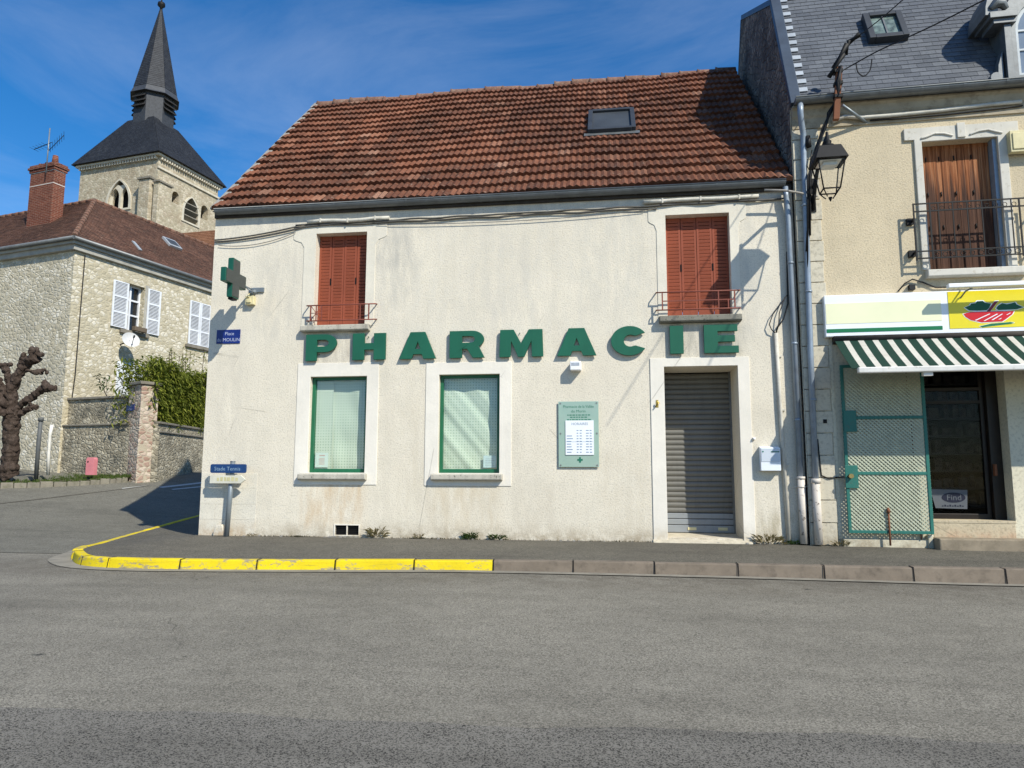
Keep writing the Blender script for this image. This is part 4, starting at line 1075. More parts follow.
# mansard skylight
cc_ = FR.Q(889, 23, .5); c = Vector((cc_[0] - .02, -.06 + (cc_[1] - 7.02) * 1.28 / 2.66, cc_[1]))
mb = MB(); hw, hl = .30, .36
for s_ in (-1, 1):
    mb.obox(c + Vector((s_ * (hw - .04), 0, 0)) + nl_ * .06, (.05, 0, 0), sl * hl, nl_ * .07); mb.obox(c + sl * s_ * (hl - .04) + nl_ * .061, (hw - .09, 0, 0), sl * .05, nl_ * .07)
sk2 = mb.build('skylight', K['dark_frame'], sh, bevel=.008)
mb = MB(); mb.obox(c + nl_ * .07, (hw - .09, 0, 0), sl * (hl - .09), nl_ * .006); mb.build('pane', simple('skylight_pane_pale', (.13, .17, .15), .25, .7, 9, 0, 60, .7), sk2)
mb = MB(); mb.obox(c + nl_ * .085, (.012, 0, 0), sl * (hl - .08), nl_ * .01); mb.build('glazing_bar', K['zinc'], sk2)
# cornice, gutter, rain pipe
mb = MB(); mb.shape([[(.0, 6.60), (-.03, 6.60), (-.035, 6.76), (-.06, 6.80), (-.075, 6.90), (-.11, 6.93), (-.11, 6.96), (.0, 6.96)]], .02, UE, 0, 'yz'); mb.build('cornice', K['cornice'], sh)
mb = MB(); half_pipe(mb, .04, UE, -.21, 7.02, 7.04, .085, seams=[.7, 1.3, 1.9, 2.5, 3.1]); mb.box(.04, UE, -.2, .0, 6.97, 6.99); mb.build('gutter', K['zinc'], sh, recalc=False)
mb = MB(); mb.tube([(.12, -.21, 6.95), (.115, -.21, 6.80), (.13, -.16, 6.66), (.17, -.08, 6.50), (.165, -.07, 6.2), (.12, -.07, 3.0), (.105, -.07, .95)], .046, 10)
for z in (5.3, 3.9, 2.2): mb.tube([(.13 - (5.3 - z) * .008 + .018, -.07, z - .015), (.13 - (5.3 - z) * .008 + .018, -.07, z + .015)], .056, 10)
dp2 = mb.build('downpipe', K['zinc_blue'], sh)
mb = MB(); mb.tube([(.105, -.075, .98), (.105, -.075, .02)], .060, 12); mb.tube([(.105, -.075, .93), (.105, -.075, 1.0)], .070, 12); mb.build('cast_iron_foot', K['castiron'], dp2)
# quoins
mb = MB(); z = .0; k = 0
while z < 6.58:
    zt = min(z + .338, 6.595); a1 = .40 + (.01 if k % 2 else -.01)
    mb.box(.015, a1, -.022, .01, z + .006, zt - .006); z += .338; k += 1
mb.build('quoins', K['quoin'], sh, bevel=.006)
# upper window: stone surround, planked shutters, grey side frame, sill
mb = MB(); a, b, c_, e_, _ = WN
mb.shape([[(a - .11, c_), (a - .11, 6.28), (a - .25, 6.28), (a - .25, 6.47), (b + .30, 6.47), (b + .30, 6.28), (b + .13, 6.28), (b + .13, c_), (b, c_), (b, e_), (a, e_), (a, c_)]], -.035, .01)
mb.box(2.44, 2.56, -.06, -.035, 6.26, 6.50)
for s_ in (-1, 1):
    mb.tube([(2.5 + s_ * .12, -.04, 6.30), (2.5 + s_ * .25, -.045, 6.345), (2.5 + s_ * .38, -.045, 6.355), (2.5 + s_ * .5, -.045, 6.31), (2.5 + s_ * .58, -.04, 6.29)], .018, 6)
mb.build('window_surround', K['trim_stone'], sh, bevel=.008)
mb = MB(); np_ = 9; w = (b - .06 - a) / np_
for k in range(np_):
    y0 = .17 + random.uniform(-.003, .003); mb.box(a + k * w + .002, a + (k + 1) * w - .003, y0, .20, c_ + .02, e_ - .06 + random.uniform(-.004, .004))
mb.box(a, b, .165, .2, e_ - .06, e_)
wsh = mb.build('shutter', K['plank'], sh)
mb = MB()
for zz_ in (e_ - .22, e_ - .80, c_ + .72):
    for k in (1, 2.7, 4.6, 6.8): mb.tube([(a + k * w, .16, zz_ - .035), (a + k * w, .16, zz_ + .035)], .010, 5)
mb.build('shutter_bolt', K['iron_black'], wsh)
mb = MB(); mb.box(b - .055, b, .03, .19, c_, e_); mb.build('side_frame', K['zinc_blue'], sh)
mb = MB(); mb.shape([[(-.12, 4.06), (-.12, 4.16), (.24, 4.19), (.24, 4.06), (-.08, 4.04)]], 1.86, 3.25, 0, 'yz'); mb.build('sill', K['trim_stone'], sh, bevel=.01)
# iron balcony rail
bt = MB(); u0, u1, vv = 1.70, 3.36, -.15
for z in (5.19, 5.07, 4.44, 4.33): bt.box(u0, u1, vv - .008, vv + .008, z - .010, z + .010)
for u in (u0, u1, 1.93, 3.17): bt.box(u - .010, u + .010, vv - .01, vv + .01, 4.30, 5.2)
for u in lin(2.05, 3.06, 5): bt.box(u - .007, u + .007, vv - .007, vv + .007, 4.33, 5.19)
for u in (u0, u1):
    for z in (4.95, 4.44): bt.box(u - .012, u + .012, vv, .02, z - .012, z + .012)
for u in lin(1.98, 3.1, 9):
    for z, s_ in ((4.385, .035),):
        bt.tube([(u + s_ * math.cos(t), vv, z + s_ * math.sin(t)) for t in lin(0, 6.283, 10)], .006, 5)
    bt.tube([(u + .03 * math.cos(t), vv, 5.11 + .03 * math.sin(t)) for t in lin(0, 6.283, 8)], .005, 5)
bt.build('balcony_rail', K['iron_rail'], sh)
for z in (4.95, 4.44): mb = MB(); mb.box(u0 - .07, u0 + .02, -.06, .02, z - .05, z + .05); mb.build('rail_anchor', K['iron_black'], sh)
# dormer
dm = MB(); du0, du1, dz0 = 3.22, 4.62, 7.12
def archp(a, b, z0, zs, n=14): return [(a, z0), (a, zs)] + [(p, q) for p, q in arc((a + b) / 2, zs, (b - a) / 2, (b - a) / 2, 180, 0, n)][1:] + [(b, z0)]
gw = archp(3.40, 4.44, 7.22, 7.98)
dm.shape([archp(du0, du1, dz0, 8.10), gw], -.02, .10)
dm.shape([archp(du0 + .02, du1 - .02, dz0, 8.10)], .10, 1.35)
dm.shape([[(du0 - .03, dz0), (du0 - .24, dz0), (du0 - .22, dz0 + .10), (du0 - .11, dz0 + .16), (du0 - .10, dz0 + .30), (du0 - .03, dz0 + .52)]], -.01, .14)
dm.tube([(du0 - .15, -.03, dz0 + .09), (du0 - .15, .15, dz0 + .09)], .085, 12)
dm.box(du0 + .0, du0 + .10, -.06, -.02, dz0, 8.05)
dm.box(du0 - .16, du0 + .16, -.10, .30, 8.06, 8.14); dm.box(du0 - .22, du0 + .17, -.14, .40, 8.14, 8.24)
dm.shape([arc(3.92, 8.20, .98, .92, 180, 0, 20) + arc(3.92, 8.20, .80, .70, 0, 180, 20)], -.12, .5)
dm.tube([(du0 - .2, -.10, 8.3), (du0 - .12, -.12, 8.38), (du0 - .02, -.12, 8.36), (du0 + .04, -.1, 8.28)], [.05, .08, .07, .04], 8)
dmo = dm.build('dormer', K['zinc'], sh, bevel=.006)
mb = MB(); mb.shape([gw], .05, .06); mb.build('pane', K['dormer_glass'], dmo)
mb = MB(); mb.shape([archp(3.40, 4.44, 7.22, 7.98), archp(3.45, 4.39, 7.27, 7.97)], .02, .05)
for z in (7.66, 7.98): mb.box(3.45, 4.39, .03, .05, z - .015, z + .015)
mb.box(3.905, 3.935, .03, .05, 7.27, 8.4); mb.build('dormer_frame', simple('pale_dormer_frame', (.50, .54, .56), .5, .1), dmo)
# shop doorway
a, b, c_, e_, dpt = DO
mb = MB(); mb.box(a + .01, b - .01, -.004, .02, .015, .378); mb.box(a, b, -.01, .5, .36, .40); mb.build('threshold_riser', K['brick_riser'], sh, bevel=.004)
mb = MB(); mb.box(a - .03, UE, -.30, -.006, -.2, .155); mb.build('shop_step', simple('grey_brown_step', (.26, .215, .155), .9, .2, 4, .5, 40, dirt=((.13, .105, .075), .6)), sh, bevel=.02)
mb = MB(); mb.box(.46, a - .06, -.06, .005, -.2, .115); mb.box(a - .10, a - .03, -.09, -.006, -.2, .19); mb.build('base_block', K['cream_wall'], sh, bevel=.012)
mb = MB(); mb.box(.40, .455, -.012, .005, .1, 3.05); mb.build('shopfront_edge', K['cream_wall'], sh)
mb = MB(); y = .34
mb.box(a, a + .07, y - .03, y + .05, c_, e_); mb.box(b - .16, b, y - .1, y + .05, c_, e_); mb.box(b - .22, b - .165, y - .02, y + .04, c_, e_)
mb.box(a + .07, b - .22, y - .02, y + .04, c_, c_ + .10)
dr = mb.build('shop_door', K['door_dark'], sh, bevel=.006)
for z in (2.37, 2.17): mb = MB(); mb.box(a + .07, b - .22, y - .03, y + .03, z - .022, z + .022); mb.build('door_rail', K['shelf'], dr)
mb = MB(); mb.box(a + .07, b - .22, y + .01, y + .016, c_ + .10, e_); mb.build('pane', K['glass_dark'], dr)
mb = MB(); mb.box(b - .145, b - .11, y - .16, y - .1, 1.05, 1.22); mb.build('handle', K['rust'], dr, bevel=.005)
mb = MB()
bx = (a - 1.2, b + .6, y + .1, 3.2, c_ - .02, 3.05)
for f in ([(bx[0], bx[3], bx[4]), (bx[1], bx[3], bx[4]), (bx[1], bx[3], bx[5]), (bx[0], bx[3], bx[5])], [(bx[0], bx[2], bx[4]), (bx[0], bx[3], bx[4]), (bx[0], bx[3], bx[5]), (bx[0], bx[2], bx[5])], [(bx[1], bx[2], bx[4]), (bx[1], bx[3], bx[4]), (bx[1], bx[3], bx[5]), (bx[1], bx[2], bx[5])],
          [(bx[0], bx[2], bx[4]), (bx[1], bx[2], bx[4]), (bx[1], bx[3], bx[4]), (bx[0], bx[3], bx[4])], [(bx[0], bx[2], bx[5]), (bx[1], bx[2], bx[5]), (bx[1], bx[3], bx[5]), (bx[0], bx[3], bx[5])]): mb.face(f)
mb.build('shop_interior', K['door_dark'], sh, recalc=False)
shl = thing('shop_shelf', 'dim shelf unit with goods behind the dark glass of the shop door', 'shelf', FR, (2.2, 1.0, c_))
mb = MB()
for z in lin(.55, 2.5, 7): mb.box(1.5, 3.0, .9, 1.25, z, z + .03)
mb.box(1.48, 1.51, .9, 1.25, c_, 2.6); mb.box(2.99, 3.02, .9, 1.25, c_, 2.6); mb.build('frame', K['shelf'], shl)
mb = MB()
for z in lin(.55, 2.5, 7):
    u = 1.55
    while u < 2.9:
        w_ = random.uniform(.06, .16); mb.box(u, u + w_, .93, 1.1, z + .032, z + .032 + random.uniform(.1, .22)); u += w_ + random.uniform(.01, .08)
gd = mb.build('goods', K['goods'], shl); gd['kind'] = 'stuff'
po = thing('shop_poster', 'grey poster with a dark oval emblem low behind the shop door glass', 'poster', FR, (2.1, y, .5))
mb = MB(); yy = y - .012; mb.shape([[(1.84, .845), (2.36, .835), (2.34, .55), (1.90, .56)]], yy, yy + .004); mb.build('sheet', K['poster'], po)
mb = MB(); mb.shape([arc(2.16, .72, .165, .075, 0, 350, 24)], yy - .004, yy - .001)
mb.text('taste and more', 2.12, .585, .055, yy - .003) if False else None
for k in range(9): mb.box(1.99 + k * .035, 1.99 + k * .035 + .022, yy - .003, yy - .001, .585, .60 + .012 * (k % 2))
mb.build('emblem', K['poster_ink'], po)
mb = MB(); mb.text('Find', 2.165, .68, .125, yy - .006); mb.build('lettering', K['poster'], po)

# fascia sign
fs_ = thing('fascia_sign', 'white and cream shop sign with a yellow panel of a red fruit basket', 'shop sign', FR, (2.6, 0, 3.19))
vs_ = -.12; SE = 4.9
mb = MB(); mb.box(.345, SE, vs_, -.002, 3.165, 3.815); mb.build('panel', K['sign_white'], fs_, bevel=.01)
def px_poly(pts, v): return [FR.Q(944 + x / 12.8, 285 + y / 12.8, v) for x, y in pts]
mb = MB(); yq = FR.Q(948.5, 310, vs_)[0]; mb.box(.36, yq - .10, vs_ - .004, vs_ - .001, FR.Q(850, 323.5, vs_)[1], FR.Q(850, 303, vs_)[1]); mb.build('cream_band', K['sign_cream'], fs_)
mb = MB(); mb.box(.36, yq - .10, vs_ - .005, vs_ - .001, FR.Q(850, 332.3, vs_)[1], FR.Q(850, 328.6, vs_)[1]); mb.build('green_line', K['sign_green'], fs_)
mb = MB(); mb.box(yq, SE - .03, vs_ - .006, vs_ - .001, 3.235, 3.80); yp = mb.build('yellow_panel', K['sign_yellow'], fs_)
LOGO = {'leaf': ([[(262, 290), (330, 262), (345, 240), (400, 235), (420, 210), (490, 205), (520, 230), (598, 238), (575, 295), (540, 325), (430, 330), (320, 327)], [(665, 300), (690, 265), (740, 235), (800, 248), (850, 238), (905, 222), (925, 250), (1012, 286), (930, 312), (800, 318), (690, 322)]], 'sign_dark_green'),
        'stem': ([[(545, 338), (640, 215), (692, 205), (590, 338)]], 'sign_maroon'),
        'basket': ([[(245, 372), (330, 348), (640, 338), (892, 335), (868, 378), (800, 430), (742, 468), (480, 480), (340, 450), (275, 410)]], 'sign_red'),
        'base_stroke': ([[(455, 528), (600, 495), (850, 475), (893, 484), (860, 497), (640, 522), (490, 542)]], 'sign_green')}
def grow(pts, k=14):
    cx_ = sum(p[0] for p in pts) / len(pts); cy_ = sum(p[1] for p in pts) / len(pts)
    return [(p[0] + k * (p[0] - cx_) / max(1, math.hypot(p[0] - cx_, p[1] - cy_)), p[1] + k * (p[1] - cy_) / max(1, math.hypot(p[0] - cx_, p[1] - cy_))) for p in pts]
mb = MB(); q_ = 0
for nm, (pls, mt) in LOGO.items():
    for pl in pls:
        mb.shape([px_poly(grow(pl), vs_)], vs_ - .0075 - q_ * .0001, vs_ - .006); q_ += 1
mb.build('emblem_outline', K['sign_white'], yp)
for nm, (pls, mt) in LOGO.items():
    mb = MB()
    for pl in pls: mb.shape([px_poly(pl, vs_)], vs_ - (.0105 if nm != 'stem' else .0115), vs_ - .0085)
    mb.build('emblem_' + nm, K[mt], yp)
mb = MB()
for pl in ([(390, 452), (405, 458), (590, 372), (575, 368)], [(500, 462), (520, 462), (690, 372), (668, 370)], [(600, 450), (625, 450), (750, 372), (735, 370)], [(690, 445), (715, 440), (735, 425), (725, 424)], [(790, 385), (805, 385), (850, 360), (842, 356)]):
    mb.shape([px_poly(pl, vs_)], vs_ - .0125, vs_ - .011)
mb.build('emblem_streaks', K['sign_white'], yp)
lbx = thing('sign_light', 'long white strip lamp on arms above the yellow shop sign panel', 'lamp', FR, (3.4, -.3, 3.8))
mb = MB(); mb.box(2.02, 4.8, -.39, -.30, 3.80, 3.865); mb.build('housing', K['white_plastic'], lbx, bevel=.01)
for u in (2.36, 3.5, 4.5): mb = MB(); mb.tube([(u, -.33, 3.80), (u - .04, -.2, 3.78), (u - .08, -.12, 3.70)], .012, 6); mb.tube([(u, -.34, 3.86), (u, -.1, 3.93), (u, 0, 3.93)], .012, 6); mb.build('arm', K['galv'], lbx)
cb = MB(); cb.tube([(1.45, -.02, 3.86), (1.55, -.03, 3.98), (1.66, -.04, 4.04), (1.8, -.03, 3.99), (1.98, -.03, 3.90), (2.3, -.03, 3.89), (3.4, -.03, 3.90)], .011, 6); cb.box(1.60, 1.68, -.08, 0, 3.87, 3.95)
props(cb.build('sign_cable', K['cable'], frame=FR, base=(2.0, 0, 3.9)), 'black cable looping up from a small box above the shop sign', 'cable')

# awning
aw = thing('shop_awning', 'green and white striped awning with a white front bar over the shop', 'awning', FR, (2.6, -.1, 3.1))
mb = MB(); u = .47; k = 0; st = .103; nseg = 10
AV = -.92; AZ1 = FR.Q(857, 367.5, AV - .08)[1]; AZ0 = FR.Q(857, 373.0, AV - .08)[1]; AU = FR.Q(857, 374, AV)[0]
def awp(t, u_): return (-.08 + (AV + .08) * t, 3.13 + (AZ1 - 3.13) * t - .018 * math.sin(math.pi * t))
while u < 4.9:
    st = .122 if k % 2 == 0 else .084
    for q in range(nseg):
        (v0, z0), (v1, z1) = awp(q / nseg, u), awp((q + 1) / nseg, u)
        mb.face([(u, v0, z0), (u + st, v0, z0), (u + st, v1, z1), (u, v1, z1)], k % 2, None, False)
        mb.face([(u, v0, z0 - .006), (u + st, v0, z0 - .006), (u + st, v1, z1 - .006), (u, v1, z1 - .006)], k % 2, None, False)
    u += st; k += 1
mb.build('fabric', [K['aw_green'], K['aw_white']], aw, recalc=False)
mb = MB(); mb.box(AU, 4.95, AV - .08, AV, AZ0, AZ1 + .005); mb.build('front_bar', K['aw_bar'], aw, bevel=.015)
mb = MB(); mb.tube([(.46, -.10, 3.13), (4.9, -.10, 3.13)], .05, 10); mb.box(.46, 4.9, -.06, -.005, 3.06, 3.185); mb.build('roller', K['wood_dark'], aw)
for ua, ub in ((1.45, .9), (4.3, 3.7)):
    mb = MB()
    mb.tube([(ua - .5, -.05, 2.98), (ub + .75, -.55, 2.62)], .02, 6); mb.tube([(ub + .75, -.55, 2.62), (ua, AV, AZ0 + .03)], .018, 6); mb.box(ua - .06, ua + .06, AV - .04, AV + .04, AZ0 - .05, AZ0); mb.box(ub + .70, ub + .80, -.61, -.49, 2.58, 2.66)
    mb.build('folding_arm', K['aw_bar'], aw)

# mesh security gate folded against the wall
gt = thing('security_gate', 'teal metal mesh security gate folded open against the cream shop wall', 'gate', FR, (1.1, -.11, .19))
ga, gb, gz0, gz1, gv = .52, 1.69, .20, 2.72, -.115
mb = MB(); w = .045
mb.box(ga, ga + w, gv - .02, gv + .02, gz0, gz1); mb.box(gb - w, gb, gv - .02, gv + .02, gz0, gz1)
for z in (gz0, 1.06, 1.89, gz1 - w): mb.box(ga + w, gb - w, gv - .018, gv + .018, z, z + w)
mb.build('frame', K['green_gate'], gt, bevel=.004)
mb = MB(); cw, chh = .060, .058
nx = int((gb - ga) / cw); nz = int((gz1 - gz0) / chh)
def clip_line(u0, z0, u1, z1):
    # clip to the gate rectangle
    t0, t1 = 0.0, 1.0; du_, dz_ = u1 - u0, z1 - z0
    for p, q in ((-du_, u0 - ga), (du_, gb - u0), (-dz_, z0 - gz0), (dz_, gz1 - z0)):
        if abs(p) < 1e-9:
            if q < 0: return None
        else:
            r_ = q / p
            if p < 0: t0 = max(t0, r_)
            else: t1 = min(t1, r_)
    return None if t0 >= t1 else ((u0 + du_ * t0, z0 + dz_ * t0), (u0 + du_ * t1, z0 + dz_ * t1))
Hh = gz1 - gz0; run = Hh / chh * cw
for sgn in (1, -1):
    k = -int(run / cw) - 1
    while k < nx + int(run / cw) + 2:
        us = ga + k * cw
        seg_ = clip_line(us, gz0, us + sgn * run, gz1)
        if seg_:
            (p0, q0), (p1, q1) = seg_; dd = Vector((p1 - p0, 0, q1 - q0)); L = dd.length
            if L > .01:
                dd.normalize(); nn = Vector((-dd.z, 0, dd.x))
                mb.obox(((p0 + p1) / 2, gv + .004 * sgn, (q0 + q1) / 2), dd * (L / 2), (0, .003, 0), nn * .0105)
        k += 1
mb.build('mesh_panel', K['mesh'], gt, recalc=False)
mb = MB(); mb.box(ga + .01, ga + .19, gv - .035, gv - .022, 1.70, 2.02); mb.build('hinge_plate', K['green_gate'], gt, bevel=.004)
mb = MB(); mb.box(ga - .01, ga + .17, gv - .035, gv - .022, .86, 1.20)
lk = mb.build('lock_plate', K['green_gate'], gt, bevel=.004)
mb = MB(); mb.tube([(ga + .06, gv - .09, 1.04), (ga + .06, gv - .03, 1.04)], .035, 10); mb.build('lock_cylinder', simple('brass_lock', (.32, .24, .09), .45, .2, 20, 0, 60, .5, .6), lk)
mb = MB(); mb.tube([(1.08, gv - .03, .03), (1.08, gv - .03, .58)], .014, 6); mb.tube([(1.08, gv - .03, .5), (1.08, gv - .03, .56)], .024, 6); mb.tube([(1.53, gv + .04, .12), (1.47, gv + .04, 2.7)], .010, 6); mb.build('drop_bolt', K['rust'], gt)
bh = MB(); bh.tube([(.42, -.03, 1.02), (.3, -.035, 1.00), (.20, -.03, 1.05), (.19, -.03, 1.2), (.17, -.03, 1.6)], .010, 6)
bh.tube([(.42, -.03, 1.02), (.56, -.16, 1.03)], .012, 6)
props(bh.build('gate_cable', K['cable'], frame=FR, base=(.42, 0, 1.0)), 'short dark cable from the shop rain pipe to the teal gate lock', 'cable')
kb = MB(); kb.box(.265, .32, -.03, -.02, 1.84, 1.90)
props(kb.build('wall_socket', K['iron_black'], frame=FR, base=(.29, -.02, 1.84)), 'tiny black square box on the quoin stones left of the teal gate', 'electrical box')
yb = MB(); yb.box(3.13, 3.52, -.14, -.035, 5.93, 6.27); yb.box(3.16, 3.49, -.155, -.14, 5.97, 6.23)
props(yb.build('siren_box', K['cream_plastic'], frame=FR, base=(3.3, 0, 5.93), bevel=.02), 'yellowed siren box on the ochre wall at the right of the planked shutters', 'siren box')

# street lantern
lv = -.80
lt = thing('street_lantern', 'black four sided street lantern on a curved iron bracket between the two houses', 'street lamp', FR, (.17, 0, 5.0))
lv = -.93; lcx = FR.Q(828.5, 164, lv)[0]; ztop, zbot = FR.Q(828, 163, lv)[1], FR.Q(828, 191, lv)[1]
def ring4(r, z): return [Vector((lcx + a * r, lv + b * r, z)) for a, b in ((-1, -1), (1, -1), (1, 1), (-1, 1))]
mb = MB(); T4, B4 = ring4(.185, ztop), ring4(.115, zbot)
for k in range(4):
    mb.tube([T4[k], B4[k]], .011, 5); mb.tube([T4[k], T4[(k + 1) % 4]], .012, 5); mb.tube([B4[k], B4[(k + 1) % 4]], .012, 5); mb.tube([B4[k], ring4(.05, zbot - .10)[k]], .009, 5)
mb.tube([(lcx, lv, zbot - .10), (lcx, lv, zbot - .16)], [.03, .008], 8)
lf = mb.build('lantern_cage', K['iron_black'], lt)
mb = MB()
for k in range(4):
    a, b = k, (k + 1) % 4; ins = .985
    mb.face([Vector((lcx, lv, 0)).lerp(Vector((p.x, p.y, 0)), ins) + Vector((0, 0, p.z)) for p in (T4[a], T4[b], B4[b], B4[a])])
mb.build('glass', K['lamp_glass'], lf, recalc=False)
mb = MB(); r1 = ring4(.225, ztop + .0); r1b = ring4(.215, ztop + .03); r2 = ring4(.15, ztop + .215); r3 = ring4(.10, ztop + .235)
for ra, rb in ((r1, r1b), (r1b, r2), (r2, r3)):
    for k in range(4): mb.face([ra[k], ra[(k + 1) % 4], rb[(k + 1) % 4], rb[k]])
mb.face(r1); mb.face(r3)
mb.tube([(lcx, lv, ztop + .23), (lcx, lv, ztop + .26), (lcx, lv, ztop + .28), (lcx, lv, ztop + .33), (lcx, lv, ztop + .36), (lcx, lv, ztop + .48)], [.09, .10, .05, .06, .03, .02], 12)
mb.build('cap', K['iron_black'], lt, bevel=.004)
mb = MB(); r4 = ring4(.15, ztop - .01); mb.face(r4); mb.box(lcx - .10, lcx + .10, lv - .10, lv + .10, ztop - .07, ztop - .012); mb.build('reflector', K['lamp_white'], lf, bevel=.01)
mb = MB(); mb.tube([(.28, -.03, 5.24), (.27, -.10, 5.36), (.27, -.30, 5.62), (.29, -.55, 5.92), (lcx, lv, 6.04), (lcx, lv, ztop + .42)], [.03, .032, .03, .026, .024, .02], 8)
mb.tube([(.28, -.02, 5.6), (.27, -.22, 5.62), (.27, -.34, 5.66)], .016, 6); mb.tube([(.27, -.12, 5.3), (.27, -.18, 5.42), (.27, -.14, 5.5), (.27, -.10, 5.44)], .012, 6)
mb.box(.235, .32, -.04, -.022, 5.2, 5.75); mb.build('bracket', K['iron_black'], lt)

# cable mast, its cables
ms = thing('cable_mast', 'rusted iron mast with dark insulators and a strut fixed under the slate eaves', 'cable mast', FR, (.63, -.3, 6.5))
mv = -.33
p0 = FR.Q(836, 120, mv); p1 = FR.Q(839, 68, mv)
mb = MB(); mb.obox(((p0[0] + p1[0]) / 2, mv, (p0[1] + p1[1]) / 2), (.044, 0, 0), (0, .04, 0), ((p1[0] - p0[0]) / 2, 0, (p1[1] - p0[1]) / 2)); mb.build('post', K['rust'], ms, bevel=.004)
q0 = FR.Q(842, 105, mv); q1 = FR.Q(866, 123, 0.0)
mb = MB(); mb.tube([(q0[0], mv, q0[1]), (q1[0], -.02, q1[1])], .024, 8); mb.tube([(p0[0], mv, p0[1] + .15), (p0[0] - .03, -.16, p0[1] + .1)], .02, 6); mb.build('strut', K['galv'], ms)
for a, b, r in (((829, 77), (844, 54), .030), ((834, 68), (847, 44), .035), ((848, 43), (860, 34), .035), ((846, 55), (849, 40), .022)):
    mb = MB(); A_ = FR.Q(*a, mv); B_ = FR.Q(*b, mv - .1); mb.tube([(A_[0], mv, A_[1]), ((A_[0] + B_[0]) / 2, mv - .04, (A_[1] + B_[1]) / 2), (B_[0], mv - .1, B_[1])], [r * 1.3, r * .8, r * 1.3], 8); mb.build('insulator', K['iron_black'], ms)
for py in (97, 84, 72):
    mb = MB(); A_ = FR.Q(838, py, mv); mb.box(A_[0] - .06, A_[0] + .06, mv - .06, mv + .06, A_[1] - .025, A_[1] + .025); mb.build('clamp', K['iron_black'], ms)
def wpt(px, py, v): q = FR.Q(px, py, v); return FR.W(q[0], v, q[1])
def wire(name, pts, r, lab, cat='cable', group=None, mat='cable'):
    mb = MB(); pts = [Vector(p) for p in pts]; C3 = []
    for i in range(len(pts) - 1):
        p0_, p1_, p2_, p3_ = pts[max(i - 1, 0)], pts[i], pts[i + 1], pts[min(i + 2, len(pts) - 1)]
        for k in range(8):
            t = k / 8; C3.append(.5 * ((2 * p1_) + (p2_ - p0_) * t + (2 * p0_ - 5 * p1_ + 4 * p2_ - p3_) * t * t + (3 * p1_ - p0_ - 3 * p2_ + p3_) * t ** 3))
    C3.append(pts[-1]); mb.tube(C3, r, 6)
    return props(mb.build(name, K[mat], base=tuple(pts[0])), lab, cat, group)
wire('overhead_cable', [wpt(860, 35, mv - .1), at_depth(883, 17, 10.3), at_depth(910, -6, 9.4), at_depth(980, -60, 7.8)], .008, 'thin overhead wire running up from the top insulator of the mast past the roof window')
wire('overhead_cable', [wpt(840, 72, mv - .05), wpt(856, 63, mv - .1), at_depth(880, 50, 10.6), at_depth(930, 27, 9.8), at_depth(984, 0, 9.0), at_depth(1060, -40, 8)], .010, 'thicker overhead cable running from the mast up across the slates towards the dormer')
wire('overhead_cable', [wpt(856, 63, mv - .1), wpt(858, 72, mv - .1), wpt(864, 76, mv - .1), wpt(870, 70, mv - .1), wpt(872, 59, mv - .12)], .010, 'drooping loop of black cable hanging beside the rusted mast')
mb = MB()
for k in range(11):
    j = lambda: random.uniform(-.03, .03)
    pts = [(840, 66, mv - .06), (838, 82, mv - .06), (838, 97, mv), (830, 112, mv + .05), (824, 128, -.25), (819, 142, -.2), (813, 160, -.15), (809, 178, -.12), (810 - k * .3, 196 + k * 8, -.08)]
    W_ = []
    for (a, b, v) in pts:
        q = FR.Q(a + random.uniform(-2.2, 2.2), b, v); W_.append((q[0], v + j(), q[1]))
    mb.tube(W_, random.choice([.010, .013, .016]), 6)
for k in range(2):
    q = [FR.Q(*p, -.06) for p in ((806, 142), (805, 160), (809, 170), (812, 150))]
    mb.tube([(a, -.06, b) for a, b in q], .009, 5)
q = FR.Q(808, 141, -.1); mb.tube([(q[0], -.1, q[1] - .1), (q[0], -.1, q[1] + .08)], [.05, .04], 8)
props(mb.build('cable_bundle', K['cable'], frame=FR, base=(.5, -.1, 5.6)), 'tangled bundle of black cables dropping from the mast behind the street lantern', 'cable')
mb = MB(); q = [FR.Q(*p, -.1) for p in ((764, 191), (785, 191), (800, 193), (812, 195), (818, 195))]
mb.tube([(a, -.14 + .02 * i, b) for i, (a, b) in enumerate(q)], .018, 6)
props(mb.build('grey_cable', K['cable_grey'], frame=FR, base=(0, -.1, 5.6)), 'pale grey cable crossing the two rain pipes under the pharmacy gutter end', 'cable')
mb = MB(); q = [FR.Q(*p, -.08) for p in ((833, 121), (845, 116), (862, 117), (890, 115), (940, 110), (990, 104), (1022, 101))]
mb.tube([(a, -.06, b) for a, b in q], .032, 8)
props(mb.build('cable_duct', K['conduit'], frame=FR, base=(1, -.05, 6.5)), 'pale cable duct along the ochre wall under the slate house cornice', 'cable duct', None)
wr = MB(); q = [FR.Q(*p, -.06) for p in ((870, 119), (900, 117), (945, 113), (1000, 107), (1023, 104))]; wr.tube([(a, -.05, b - .02) for a, b in q], .012, 6)
props(wr.build('wall_cable', K['cable'], frame=FR, base=(1, -.05, 6.45)), 'thin dark cable running just below the pale duct on the ochre wall', 'cable')

# ================================================================== LEFT BACKGROUND
fwd = -Vector((M[0][2], M[1][2], M[2][2]))
dW = (hit(133, 477, .12) - CAM).dot(fwd); dH = dW + 1.9
print('depth wall', dW)
